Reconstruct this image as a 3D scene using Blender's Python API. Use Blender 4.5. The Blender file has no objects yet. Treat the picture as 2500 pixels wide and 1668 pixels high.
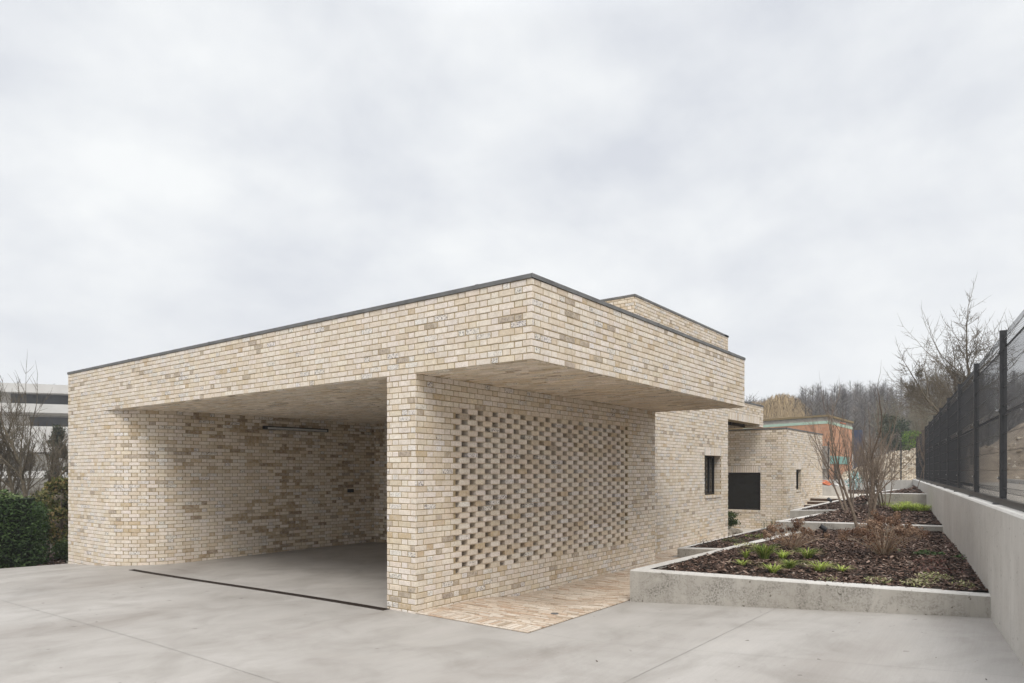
import bpy, math, random
from mathutils import Vector, Matrix, noise
R = math.radians
sc = bpy.context.scene
COL = sc.collection

# ------------------------------------------------------------------ camera
EYE = 1.8
yaw = math.atan2(-0.7978, 0.6029)
cam_d = bpy.data.cameras.new("camera"); cam = bpy.data.objects.new("camera", cam_d); COL.objects.link(cam)
cam.location = (0, 0, EYE); cam.rotation_euler = (R(90), 0, yaw)
cam_d.sensor_width = 36; cam_d.lens = 1670 / 2500 * 36; cam_d.shift_y = 316 / 2500
cam_d.clip_start = 0.05; cam_d.clip_end = 3000
sc.camera = cam

# ------------------------------------------------------------------ sky and sun (soft overcast day)
SUN_EL, SUN_AZ = 52, 222          # azimuth measured counter-clockwise from +X
w = bpy.data.worlds.new("World"); sc.world = w; w.use_nodes = True
nt = w.node_tree; N = nt.nodes; L = nt.links
for n in list(N): N.remove(n)
def nn(tree, t, **kw):
    n = tree.nodes.new(t)
    for k, v in kw.items():
        if k in n.inputs: n.inputs[k].default_value = v
        else: setattr(n, k, v)
    return n
out = nn(nt, 'ShaderNodeOutputWorld')
sky = nn(nt, 'ShaderNodeTexSky', sky_type='NISHITA', sun_disc=False)
sky.sun_elevation = R(SUN_EL); sky.sun_rotation = R(90 - SUN_AZ)
bg_sky = nn(nt, 'ShaderNodeBackground', Strength=0.05); L.new(sky.outputs[0], bg_sky.inputs[0])
tc = nn(nt, 'ShaderNodeTexCoord')
sep = nn(nt, 'ShaderNodeSeparateXYZ'); L.new(tc.outputs['Generated'], sep.inputs[0])
# project the direction on a flat cloud ceiling so that clouds foreshorten towards the horizon
zc = nn(nt, 'ShaderNodeMath', operation='MAXIMUM'); zc.inputs[1].default_value = 0.0; L.new(sep.outputs[2], zc.inputs[0])
za = nn(nt, 'ShaderNodeMath', operation='ADD'); za.inputs[1].default_value = 0.34; L.new(zc.outputs[0], za.inputs[0])
dv = nn(nt, 'ShaderNodeVectorMath', operation='DIVIDE'); L.new(tc.outputs['Generated'], dv.inputs[0])
cmb = nn(nt, 'ShaderNodeCombineXYZ'); L.new(za.outputs[0], cmb.inputs[0]); L.new(za.outputs[0], cmb.inputs[1]); cmb.inputs[2].default_value = 1e6
L.new(cmb.outputs[0], dv.inputs[1])
n1 = nn(nt, 'ShaderNodeTexNoise', Scale=2.6, Detail=8.0, Roughness=0.56, Distortion=0.1); L.new(dv.outputs[0], n1.inputs['Vector'])
n2 = nn(nt, 'ShaderNodeTexNoise', Scale=0.8, Detail=3.0, Roughness=0.5); L.new(dv.outputs[0], n2.inputs['Vector'])
mx = nn(nt, 'ShaderNodeMix', data_type='FLOAT'); mx.inputs[0].default_value = 0.45
L.new(n1.outputs[0], mx.inputs[2]); L.new(n2.outputs[0], mx.inputs[3])
cr = nn(nt, 'ShaderNodeValToRGB')
cr.color_ramp.elements[0].position = 0.40; cr.color_ramp.elements[0].color = (0.55, 0.572, 0.615, 1)
cr.color_ramp.elements[1].position = 0.61; cr.color_ramp.elements[1].color = (0.765, 0.778, 0.778, 1)
L.new(mx.outputs[0], cr.inputs[0])
# paler towards the horizon, brighter overhead
hz = nn(nt, 'ShaderNodeMapRange'); hz.inputs[1].default_value = 0.0; hz.inputs[2].default_value = 0.42; L.new(sep.outputs[2], hz.inputs[0])
hm = nn(nt, 'ShaderNodeMix', data_type='RGBA'); hm.inputs[6].default_value = (0.74, 0.748, 0.752, 1)
hzp = nn(nt, 'ShaderNodeMath', operation='POWER'); hzp.inputs[1].default_value = 0.75; L.new(hz.outputs[0], hzp.inputs[0])
hzq = nn(nt, 'ShaderNodeMapRange'); hzq.inputs[3].default_value = 0.35; hzq.inputs[4].default_value = 1.0; L.new(hzp.outputs[0], hzq.inputs[0])
L.new(hzq.outputs[0], hm.inputs[0]); L.new(cr.outputs[0], hm.inputs[7])
zen = nn(nt, 'ShaderNodeMapRange'); zen.inputs[1].default_value = 0.55; zen.inputs[2].default_value = 0.9
zen.inputs[3].default_value = 0.98; zen.inputs[4].default_value = 2.3; L.new(sep.outputs[2], zen.inputs[0])
bg_cl = nn(nt, 'ShaderNodeBackground'); L.new(hm.outputs[2], bg_cl.inputs[0]); L.new(zen.outputs[0], bg_cl.inputs[1])
ad = nn(nt, 'ShaderNodeAddShader')
L.new(bg_cl.outputs[0], ad.inputs[0])
bg_sky.inputs[1].default_value = 0.05
mixs = nn(nt, 'ShaderNodeMixShader'); mixs.inputs[0].default_value = 0.93
L.new(bg_sky.outputs[0], mixs.inputs[1]); L.new(bg_cl.outputs[0], mixs.inputs[2]); L.new(mixs.outputs[0], out.inputs[0])
nt.nodes.remove(ad)

sun_d = bpy.data.lights.new("sun", 'SUN'); sun = bpy.data.objects.new("sun", sun_d); COL.objects.link(sun)
sun_d.energy = 1.5; sun_d.angle = R(28); sun_d.color = (1.0, 0.94, 0.86)
sd = Vector((math.cos(R(SUN_AZ)) * math.cos(R(SUN_EL)), math.sin(R(SUN_AZ)) * math.cos(R(SUN_EL)), math.sin(R(SUN_EL))))
sun.rotation_euler = sd.to_track_quat('Z', 'Y').to_euler()
sc.view_settings.view_transform = 'Standard'; sc.view_settings.look = 'None'
sc.view_settings.exposure = 0.49; sc.view_settings.gamma = 1.0
sc.cycles.max_bounces = 8; sc.cycles.diffuse_bounces = 4

# ------------------------------------------------------------------ helpers
def P(px, py, d):
    "point of the place seen at this bearing, d metres ahead"
    r = (px - 1250) / 1670 * d
    return Vector((r * 0.6029 + d * 0.7978, -r * 0.7978 + d * 0.6029, EYE - (py - 1150) / 1670 * d))
WD = Vector((0.990, 0.142, 0)); QD = Vector((-0.142, 0.990, 0))
def W(wv, q, z=0.0): return WD * wv + QD * q + Vector((0, 0, z))
def toW(x, y): return (x * 0.990 + y * 0.142, -x * 0.142 + y * 0.990)

class MB:
    def __init__(s): s.v = []; s.f = []; s.c = []; s.m = []
    def face(s, pts, col=None, mi=0):
        b = len(s.v); s.v.extend([tuple(p) for p in pts]); s.f.append(tuple(range(b, b + len(pts)))); s.c.append(col); s.m.append(mi)
    def box8(s, p, col=None, mi=0):
        "p: 4 bottom corners counter-clockwise then 4 top corners"
        b = len(s.v); s.v.extend([tuple(q) for q in p])
        for f in ((3, 2, 1, 0), (4, 5, 6, 7), (0, 1, 5, 4), (1, 2, 6, 5), (2, 3, 7, 6), (3, 0, 4, 7)):
            s.f.append(tuple(b + i for i in f)); s.c.append(col); s.m.append(mi)
    def box(s, x0, x1, y0, y1, z0, z1, col=None, mi=0):
        s.box8([(x0, y0, z0), (x1, y0, z0), (x1, y1, z0), (x0, y1, z0), (x0, y0, z1), (x1, y0, z1), (x1, y1, z1), (x0, y1, z1)], col, mi)
    def obox(s, o, ax, ay, az, col=None, mi=0):
        o, ax, ay, az = map(Vector, (o, ax, ay, az))
        s.box8([o, o + ax, o + ax + ay, o + ay, o + az, o + ax + az, o + ax + ay + az, o + ay + az], col, mi)
    def wbox(s, w0, w1, q0, q1, z0, z1, col=None, mi=0):
        s.box8([W(w0, q0, z0), W(w1, q0, z0), W(w1, q1, z0), W(w0, q1, z0), W(w0, q0, z1), W(w1, q0, z1), W(w1, q1, z1), W(w0, q1, z1)], col, mi)
    def prism(s, poly, z0, z1, col=None, mi=0):
        n = len(poly)
        zb = z0 if isinstance(z0, (list, tuple)) else [z0] * n
        zt = z1 if isinstance(z1, (list, tuple)) else [z1] * n
        b = len(s.v)
        s.v.extend([(p[0], p[1], zb[i]) for i, p in enumerate(poly)]); s.v.extend([(p[0], p[1], zt[i]) for i, p in enumerate(poly)])
        s.f.append(tuple(b + n - 1 - i for i in range(n))); s.f.append(tuple(b + n + i for i in range(n)))
        for i in range(n):
            j = (i + 1) % n; s.f.append((b + i, b + j, b + n + j, b + n + i))
        s.c += [col] * (n + 2); s.m += [mi] * (n + 2)
    def tube(s, pts, rad, k=4, col=None, mi=0, cap=True):
        pts = [Vector(p) for p in pts]; n = len(pts); b = len(s.v)
        if not isinstance(rad, (list, tuple)): rad = [rad] * n
        prev = None
        for i, p in enumerate(pts):
            t = (pts[min(i + 1, n - 1)] - pts[max(i - 1, 0)])
            if t.length < 1e-9: t = Vector((0, 0, 1))
            t.normalize()
            if prev is None:
                a = t.cross(Vector((0, 0, 1)) if abs(t.z) < 0.9 else Vector((1, 0, 0))).normalized()
            else:
                a = (prev - t * prev.dot(t))
                a = a.normalized() if a.length > 1e-6 else t.orthogonal().normalized()
            prev = a; c = t.cross(a)
            for j in range(k):
                an = 2 * math.pi * j / k + math.pi / 4
                s.v.append(tuple(p + (a * math.cos(an) + c * math.sin(an)) * rad[i]))
        for i in range(n - 1):
            for j in range(k):
                j2 = (j + 1) % k
                s.f.append((b + i * k + j, b + i * k + j2, b + (i + 1) * k + j2, b + (i + 1) * k + j)); s.c.append(col); s.m.append(mi)
        if cap:
            s.f.append(tuple(b + j for j in reversed(range(k)))); s.f.append(tuple(b + (n - 1) * k + j for j in range(k)))
            s.c += [col, col]; s.m += [mi, mi]
    def build(s, name, mats, parent=None, smooth=False):
        me = bpy.data.meshes.new(name); me.from_pydata(s.v, [], s.f)
        if not isinstance(mats, (list, tuple)): mats = [mats]
        for m in mats: me.materials.append(m)
        if any(s.m): me.polygons.foreach_set('material_index', s.m)
        if any(c is not None for c in s.c):
            at = me.attributes.new('tint', 'FLOAT_COLOR', 'CORNER'); buf = []
            for f, c in zip(s.f, s.c):
                c = c or (0.5, 0.5, 0.5, 0)
                if len(c) == 3: c = (*c, 0)
                buf.extend(c * len(f))
            at.data.foreach_set('color', buf)
        if smooth: me.polygons.foreach_set('use_smooth', [True] * len(me.polygons))
        me.update()
        o = bpy.data.objects.new(name, me); COL.objects.link(o)
        if parent: o.parent = parent; o.matrix_parent_inverse = Matrix.Translation(-parent.location) if parent.type == 'EMPTY' else Matrix()
        return o
def tag(o, label=None, cat=None, group=None, kind=None):
    if label: o['label'] = label
    if cat: o['category'] = cat
    if group: o['group'] = group
    if kind: o['kind'] = kind
    return o
def thing(name, label, cat, loc=(0, 0, 0), group=None):
    o = bpy.data.objects.new(name, None); COL.objects.link(o); o.location = loc; o.empty_display_size = .2
    return tag(o, label, cat, group)
def copy_tree(o, parent=None):
    c = o.copy(); COL.objects.link(c)
    if parent: c.parent = parent
    for ch in list(o.children): copy_tree(ch, c)
    return c

# ------------------------------------------------------------------ materials
def mat(name, rough=0.8, spec=0.3, metal=0.0):
    m = bpy.data.materials.new(name); m.use_nodes = True; t = m.node_tree
    b = t.nodes['Principled BSDF']; b.inputs['Roughness'].default_value = rough; b.inputs['Metallic'].default_value = metal
    b.inputs['Specular IOR Level'].default_value = spec
    return m, t, b
def coords(t, scale=(1, 1, 1), rot=(0, 0, 0)):
    c = nn(t, 'ShaderNodeTexCoord'); mp = nn(t, 'ShaderNodeMapping'); mp.inputs['Scale'].default_value = scale; mp.inputs['Rotation'].default_value = rot
    t.links.new(c.outputs['Object'], mp.inputs[0]); return mp.outputs[0]
def noise_n(t, vec, scale, detail=4, rough=0.55, dist=0):
    n = nn(t, 'ShaderNodeTexNoise', Scale=scale, Detail=float(detail), Roughness=rough, Distortion=float(dist)); t.links.new(vec, n.inputs['Vector']); return n.outputs[0]
def ramp(t, fac, stops):
    r = nn(t, 'ShaderNodeValToRGB'); e = r.color_ramp.elements
    while len(e) < len(stops): e.new(0.5)
    for i, (p, c) in enumerate(stops):
        e[i].position = p; e[i].color = (*c, 1) if len(c) == 3 else c
    t.links.new(fac, r.inputs[0]); return r.outputs[0]
def mixc(t, fac, a, b, mode='MIX'):
    m = nn(t, 'ShaderNodeMix', data_type='RGBA', blend_type=mode)
    for s, v in ((0, fac), (6, a), (7, b)):
        if isinstance(v, (int, float)): m.inputs[s].default_value = v
        elif isinstance(v, tuple): m.inputs[s].default_value = (*v, 1) if len(v) == 3 else v
        else: t.links.new(v, m.inputs[s])
    return m.outputs[2]
def bump(t, b, h, st=0.3, dist=0.02):
    n = nn(t, 'ShaderNodeBump', Strength=st, Distance=dist); t.links.new(h, n.inputs['Height']); t.links.new(n.outputs[0], b.inputs['Normal'])
def gmul(t, fac, lo, hi): return ramp(t, fac, [(0.0, (lo,) * 3), (1.0, (hi,) * 3)])

def tint_mat(name, rough=0.85, var=0.25, sc_=40, spec=0.2, bmp=0.3, trans=0.0, bdist=0.003):
    m, t, b = mat(name, rough, spec)
    a = nn(t, 'ShaderNodeAttribute', attribute_name='tint')
    v = coords(t)
    c = mixc(t, 1.0, a.outputs['Color'], gmul(t, noise_n(t, v, sc_, 3), 1 - var, 1 + var), 'MULTIPLY')
    t.links.new(c, b.inputs['Base Color'])
    if bmp: bump(t, b, noise_n(t, v, sc_ * 2, 3), bmp, bdist)
    if trans:
        out = t.nodes['Material Output']; tr = nn(t, 'ShaderNodeBsdfTranslucent'); t.links.new(c, tr.inputs[0])
        ms = nn(t, 'ShaderNodeMixShader'); ms.inputs[0].default_value = trans
        t.links.new(b.outputs[0], ms.inputs[1]); t.links.new(tr.outputs[0], ms.inputs[2]); t.links.new(ms.outputs[0], out.inputs[0])
    return m
# brick: colour of each brick from its own tint, kiln marks where tint alpha is high
def brick_mat():
    m, t, b = mat('brick', 0.88, 0.2)
    a = nn(t, 'ShaderNodeAttribute', attribute_name='tint'); v = coords(t)
    c = mixc(t, 1.0, a.outputs['Color'], ramp(t, noise_n(t, v, 38, 5, 0.65), [(0.25, (0.80, 0.79, 0.77)), (0.5, (1.0, 1.0, 1.0)), (0.75, (1.12, 1.12, 1.13))]), 'MULTIPLY')
    blot = ramp(t, noise_n(t, v, 16, 3, 0.6), [(0.42, (0, 0, 0)), (0.62, (1, 1, 1))])
    mm = nn(t, 'ShaderNodeMath', operation='MULTIPLY'); t.links.new(blot, mm.inputs[0]); mm.inputs[1].default_value = 0.45
    c = mixc(t, mm.outputs[0], c, (0.68, 0.61, 0.52))
    sm = ramp(t, noise_n(t, v, 5.5, 5, 0.7, 0.6), [(0.46, (0, 0, 0)), (0.70, (1, 1, 1))])
    m4 = nn(t, 'ShaderNodeMath', operation='MULTIPLY'); t.links.new(sm, m4.inputs[0]); m4.inputs[1].default_value = 0.42
    c = mixc(t, m4.outputs[0], c, (0.52, 0.43, 0.315))
    sp = ramp(t, noise_n(t, v, 55, 4, 0.6, 0.8), [(0.50, (0, 0, 0)), (0.62, (1, 1, 1))])
    ms = nn(t, 'ShaderNodeMath', operation='MULTIPLY'); t.links.new(sp, ms.inputs[0]); t.links.new(a.outputs['Alpha'], ms.inputs[1])
    c = mixc(t, ms.outputs[0], c, (0.17, 0.15, 0.15))
    # weathering with a shape of its own: run-off under the copings and splashed dirt near the paving
    t.links.new(c, b.inputs['Base Color']); bump(t, b, noise_n(t, v, 90, 5, 0.7), 0.45, 0.004)
    return m
M = {}
M['brick'] = brick_mat()
def simple(name, c0, c1, scale, rough=0.85, spec=0.25, detail=5, st=0.3, dist=0.01, vscale=(1, 1, 1), metal=0.0):
    m, t, b = mat(name, rough, spec, metal); v = coords(t, vscale)
    n = noise_n(t, v, scale, detail, 0.6); t.links.new(ramp(t, n, [(0.3, c0), (0.7, c1)]), b.inputs['Base Color'])
    if st: bump(t, b, noise_n(t, v, scale * 4, 4), st, dist)
    return m
M['mortar'] = simple('mortar', (0.31, 0.24, 0.145), (0.43, 0.345, 0.22), 18, st=0.5)
M['mortar_joint'] = M['mortar']
M['coping'] = simple('zinc_coping', (0.10, 0.10, 0.10), (0.17, 0.172, 0.17), 5, rough=0.55, spec=0.5, st=0.1)
M['black'] = simple('black_metal', (0.008, 0.008, 0.009), (0.02, 0.02, 0.021), 30, rough=0.5, spec=0.4, st=0.05)
M['fence'] = simple('fence_coating', (0.018, 0.019, 0.021), (0.034, 0.035, 0.038), 60, rough=0.45, spec=0.4, st=0.15)
M['galv'] = simple('bolt_steel', (0.16, 0.16, 0.16), (0.3, 0.3, 0.3), 60, rough=0.5, metal=0.6, st=0)
M['rust'] = simple('drain_grate', (0.015, 0.011, 0.009), (0.05, 0.035, 0.026), 20, rough=0.7, st=0.2)
M['lamp'] = simple('lamp_diffuser', (0.42, 0.42, 0.41), (0.5, 0.5, 0.49), 12, rough=0.45, st=0)
M['bark'] = simple('bark', (0.07, 0.055, 0.045), (0.16, 0.135, 0.11), 22, st=0.6)
M['bark_pale'] = simple('pale_bark', (0.115, 0.085, 0.065), (0.24, 0.19, 0.145), 26, st=0.5)
M['bark_olive'] = simple('olive_bark', (0.14, 0.125, 0.09), (0.22, 0.20, 0.14), 14, st=0.3)
M['bark_moss'] = simple('mossy_bark', (0.07, 0.056, 0.040), (0.17, 0.14, 0.095), 14, st=0.5)
M['rock'] = simple('rock', (0.14, 0.12, 0.095), (0.42, 0.38, 0.32), 7, st=0.9, dist=0.05)
M['soil'] = simple('bare_soil', (0.10, 0.08, 0.06), (0.20, 0.165, 0.12), 3, st=0.6, dist=0.05)
M['pale_render'] = simple('pale_render', (0.60, 0.59, 0.57), (0.68, 0.67, 0.65), 0.5, st=0.1)
M['grey_render'] = simple('grey_render', (0.48, 0.45, 0.41), (0.56, 0.53, 0.49), 0.4, st=0.1)
M['mint'] = simple('mint_membrane', (0.40, 0.56, 0.46), (0.50, 0.64, 0.54), 3, st=0.1)
M['teal'] = simple('teal_membrane', (0.20, 0.42, 0.38), (0.28, 0.50, 0.46), 3, st=0.1)
M['blue'] = simple('blue_sheet', (0.045, 0.06, 0.11), (0.07, 0.095, 0.15), 2, st=0.1)
M['orange'] = simple('orange_plastic', (0.55, 0.17, 0.08), (0.62, 0.22, 0.12), 9, st=0)
M['timber'] = simple('timber_edge', (0.20, 0.15, 0.08), (0.32, 0.25, 0.14), 6, vscale=(1, 6, 6))
M['step'] = simple('brown_step_edge', (0.06, 0.038, 0.026), (0.10, 0.065, 0.045), 12)
def glass_mat():
    m, t, b = mat('window_glass', 0.06, 0.6); b.inputs['Base Color'].default_value = (0.012, 0.013, 0.013, 1); v = coords(t)
    bump(t, b, noise_n(t, v, 0.7, 1), 0.04, 0.05); return m
M['glass'] = glass_mat()
def reveal_brick(): pass
def concrete_floor():
    m, t, b = mat('driveway_concrete', 0.62, 0.28)
    v = coords(t); vs = coords(t, (0.35, 1.0, 1.0), (0, 0, R(-68))); vt = coords(t, (1, 1, 1))
    big = ramp(t, noise_n(t, vs, 0.55, 5, 0.6, 0.6), [(0.28, (0.29, 0.265, 0.242)), (0.50, (0.368, 0.348, 0.325)), (0.70, (0.43, 0.41, 0.387))])
    c = mixc(t, 0.75, big, ramp(t, noise_n(t, v, 1.3, 6, 0.62, 0.8), [(0.3, (0.75, 0.74, 0.72)), (0.55, (1.0, 1.0, 1.0)), (0.8, (1.08, 1.075, 1.06))]), 'MULTIPLY')
    c = mixc(t, 1.0, c, ramp(t, noise_n(t, v, 160, 3, 0.6), [(0.25, (0.88, 0.88, 0.88)), (0.75, (1.1, 1.1, 1.1))]), 'MULTIPLY')
    br = coords(t, (1.0, 30, 1), (0, 0, R(-8.2)))          # broom marks
    c = mixc(t, 0.5, c, ramp(t, noise_n(t, br, 2.0, 3, 0.6), [(0.3, (0.93, 0.92, 0.91)), (0.7, (1.04, 1.04, 1.04))]), 'MULTIPLY')
    pit = ramp(t, noise_n(t, v, 9, 2, 0.4), [(0.75, (1, 1, 1)), (0.775, (0.5, 0.48, 0.46))])
    c = mixc(t, 1.0, c, pit, 'MULTIPLY')
    t.links.new(c, b.inputs['Base Color'])
    t.links.new(ramp(t, noise_n(t, vs, 0.8, 4), [(0.3, (0.5,) * 3), (0.7, (0.75,) * 3)]), b.inputs['Roughness'])
    bump(t, b, noise_n(t, v, 120, 4), 0.25, 0.002); return m
M['drive'] = concrete_floor()
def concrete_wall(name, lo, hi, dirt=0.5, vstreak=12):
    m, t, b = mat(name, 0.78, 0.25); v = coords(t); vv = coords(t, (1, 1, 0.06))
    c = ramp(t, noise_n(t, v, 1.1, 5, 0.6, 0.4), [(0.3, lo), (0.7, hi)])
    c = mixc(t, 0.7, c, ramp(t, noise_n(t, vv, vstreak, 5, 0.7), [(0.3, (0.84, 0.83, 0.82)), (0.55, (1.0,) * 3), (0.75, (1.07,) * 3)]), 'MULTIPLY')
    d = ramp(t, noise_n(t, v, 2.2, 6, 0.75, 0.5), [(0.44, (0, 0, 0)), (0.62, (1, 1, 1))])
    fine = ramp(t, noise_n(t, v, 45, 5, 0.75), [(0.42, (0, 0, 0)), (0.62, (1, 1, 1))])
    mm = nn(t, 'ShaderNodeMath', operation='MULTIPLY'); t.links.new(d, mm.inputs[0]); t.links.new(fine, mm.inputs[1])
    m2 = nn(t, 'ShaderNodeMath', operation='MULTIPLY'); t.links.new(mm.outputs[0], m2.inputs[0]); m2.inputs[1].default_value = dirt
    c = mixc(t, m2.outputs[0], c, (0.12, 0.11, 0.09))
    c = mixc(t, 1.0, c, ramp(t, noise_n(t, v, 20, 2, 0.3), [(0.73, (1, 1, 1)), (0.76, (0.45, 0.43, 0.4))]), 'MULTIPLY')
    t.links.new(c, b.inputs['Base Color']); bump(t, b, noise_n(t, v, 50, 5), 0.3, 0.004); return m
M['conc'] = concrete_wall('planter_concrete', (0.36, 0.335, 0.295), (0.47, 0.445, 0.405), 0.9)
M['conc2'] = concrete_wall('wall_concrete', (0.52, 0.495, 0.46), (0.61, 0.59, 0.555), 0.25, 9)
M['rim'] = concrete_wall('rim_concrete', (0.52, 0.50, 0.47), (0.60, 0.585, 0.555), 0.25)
M['pale_pave'] = simple('pale_paving', (0.46, 0.42, 0.36), (0.56, 0.52, 0.46), 4, st=0.2)
M['tint'] = tint_mat('loose_pieces', 0.8, 0.35, 60, bmp=0.4)
M['leaf'] = tint_mat('leaves', 0.6, 0.3, 9, 0.3, 0, trans=0.3)
M['dry'] = tint_mat('dried_flower', 0.9, 0.3, 30, 0.1, 0, trans=0.2)
M['paver'] = tint_mat('paving_brick', 0.85, 0.22, 45, bmp=0.4)
M['mulch_base'] = simple('mulch_base', (0.016, 0.011, 0.008), (0.055, 0.038, 0.028), 30, st=1.0, dist=0.03)
M['twig'] = tint_mat('twigs', 0.9, 0.25, 20, 0.1, 0)
def blockwork(name, c0, c1, mortar, bw, bh, off=0.5):
    m, t, b = mat(name, 0.9, 0.2); tcn = nn(t, 'ShaderNodeUVMap')
    br = nn(t, 'ShaderNodeTexBrick'); br.inputs['Color1'].default_value = (*c0, 1); br.inputs['Color2'].default_value = (*c1, 1); br.inputs['Mortar'].default_value = (*mortar, 1)
    br.inputs['Scale'].default_value = 1; br.inputs['Brick Width'].default_value = bw; br.inputs['Row Height'].default_value = bh; br.inputs['Mortar Size'].default_value = 0.012
    cc = nn(t, 'ShaderNodeTexCoord'); sp = nn(t, 'ShaderNodeSeparateXYZ'); t.links.new(cc.outputs['Object'], sp.inputs[0])
    a = nn(t, 'ShaderNodeMath', operation='ADD'); t.links.new(sp.outputs[0], a.inputs[0]); t.links.new(sp.outputs[1], a.inputs[1])
    cb = nn(t, 'ShaderNodeCombineXYZ'); t.links.new(a.outputs[0], cb.inputs[0]); t.links.new(sp.outputs[2], cb.inputs[1]); t.links.new(cb.outputs[0], br.inputs['Vector'])
    t.nodes.remove(tcn)
    c = mixc(t, 1.0, br.outputs['Color'], ramp(t, noise_n(t, coords(t), 2.5, 5), [(0.3, (0.82,) * 3), (0.7, (1.1,) * 3)]), 'MULTIPLY')
    t.links.new(c, b.inputs['Base Color']); return m
M['hollow_brick'] = blockwork('hollow_clay_block', (0.52, 0.27, 0.165), (0.60, 0.34, 0.22), (0.50, 0.33, 0.24), 0.5, 0.25)
M['grey_block'] = blockwork('grey_block', (0.33, 0.30, 0.27), (0.40, 0.37, 0.33), (0.25, 0.23, 0.2), 0.5, 0.25)

# ------------------------------------------------------------------ ground levels
def sstep(a, b, x):
    t = max(0.0, min(1.0, (x - a) / (b - a))); return t * t * (3 - 2 * t)
def G(x, y):
    z = 0.0
    if y > 6.2: z -= 0.105 * sstep(6.2, 14.4, y)
    if y > 14.4: z -= (y - 14.4) * 0.056
    if y > 11 and x > 7: z += 0.05 * sstep(11, 13.5, y) * sstep(7, 11, x)
    q = toW(x, y)[1]
    if q < 3.13 and x < 16: z += 0.196 * (3.13 - q) / 4.09
    if 4.4 < y < 6.9 and x > 7.3: z -= 0.095 * sstep(7.3, 8.4, x) * sstep(4.45, 5.4, y)
    if x > 13 and y <= 16: z = -0.1
    return z
X0 = 6.147; YF = 4.37; YS = 6.173; YB = 6.69; YR_ = 16.93; ZS = 3.03; ZT = 3.93; XE = 13.2
YM = 6.75

mb = MB()
xs = [-16 + i * 0.4 for i in range(int(46 / 0.4) + 1)]
rows = 70
def yedge(x): return YR_ + (X0 - x) * 0.431 if x < X0 else YR_
def ymin(x): return (-1.1 + 0.142 * x) / 0.99
idx = []
for x in xs:
    a, b = ymin(x), yedge(x); col = []
    for j in range(rows + 1):
        y = a + (b - a) * j / rows; mb.v.append((x, y, G(x, y) - (.03 if (6.6 < x and 4.8 < y < 6.2) else 0))); col.append(len(mb.v) - 1)
    mb.v.append((x, b + 0.0, G(x, b) - 0.2)); col.append(len(mb.v) - 1)
    idx.append(col)
for i in range(len(xs) - 1):
    for j in range(rows + 1):
        mb.f.append((idx[i][j], idx[i + 1][j], idx[i + 1][j + 1], idx[i][j + 1])); mb.c.append(None); mb.m.append(0)
drive = tag(mb.build('driveway', M['drive'], smooth=False), 'pale smooth concrete forecourt with thin saw-cut joints', 'driveway', kind='structure')
M['joint'] = simple('saw_cut', (0.20, 0.19, 0.175), (0.31, 0.295, 0.275), 5, st=0)
mb = MB()
def strip(pts, wd):
    for (a, b) in zip(pts[:-1], pts[1:]):
        n = max(1, int((Vector(b) - Vector(a)).length / 0.25)); d = (Vector(b) - Vector(a)).normalized(); s_ = Vector((-d.y, d.x)) * wd / 2
        for i in range(n):
            p = Vector(a).lerp(Vector(b), i / n); q = Vector(a).lerp(Vector(b), (i + 1) / n)
            mb.face([(p.x - s_.x, p.y - s_.y, G(p.x, p.y) + .004), (q.x - s_.x, q.y - s_.y, G(q.x, q.y) + .004), (q.x + s_.x, q.y + s_.y, G(q.x, q.y) + .004), (p.x + s_.x, p.y + s_.y, G(p.x, p.y) + .004)])
strip([(3.47, 16), (3.44, 6.5), (3.44, 1.0)], .004)
strip([(8.9, 2.50), (3.44, 2.72)], .0045)
strip([(6.25, 4.4), (6.2, 3.4), (6.65, 0.0)], .003)
mb.build('expansion_joint', M['joint'], drive)

# ------------------------------------------------------------------ brickwork
rnd = random.Random(7)
PAL = [((0.78, 0.71, 0.635), 42, .12), ((0.73, 0.64, 0.53), 28, .08), ((0.655, 0.555, 0.43), 12, .10), ((0.56, 0.44, 0.295), 3, .1), ((0.43, 0.36, 0.285), 3, .45), ((0.77, 0.735, 0.695), 12, .75)]
WT = [p[1] for p in PAL]
def brick_col(x, y, z, r=rnd, dark=0.0):
    nz = noise.noise(Vector((x * 0.9, y * 0.9, z * 1.3)))
    wts = [WT[0] * (1 - nz * 1.1), WT[1], WT[2] * (1 + nz * 1.3), WT[3] * (1 + nz * 1.8), WT[4] * (1 + nz * 1.2), WT[5]]
    c, _, sp = r.choices(PAL, [max(.5, q) for q in wts])[0]
    k = r.uniform(0.93, 1.06) * (1 - dark)
    return (c[0] * k, c[1] * k * r.uniform(.985, 1.012), c[2] * k * r.uniform(.96, 1.03), sp * r.uniform(.3, 1.6))
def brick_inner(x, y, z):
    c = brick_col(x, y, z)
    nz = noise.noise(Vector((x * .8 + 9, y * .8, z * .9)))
    if rnd.random() < .13 + .38 * nz + .035 * (x - 7):  # brown bricks inside; their share grows inward, painting in the carport's shade
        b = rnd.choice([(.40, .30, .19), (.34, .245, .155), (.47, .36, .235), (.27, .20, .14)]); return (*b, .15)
    return c
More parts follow.
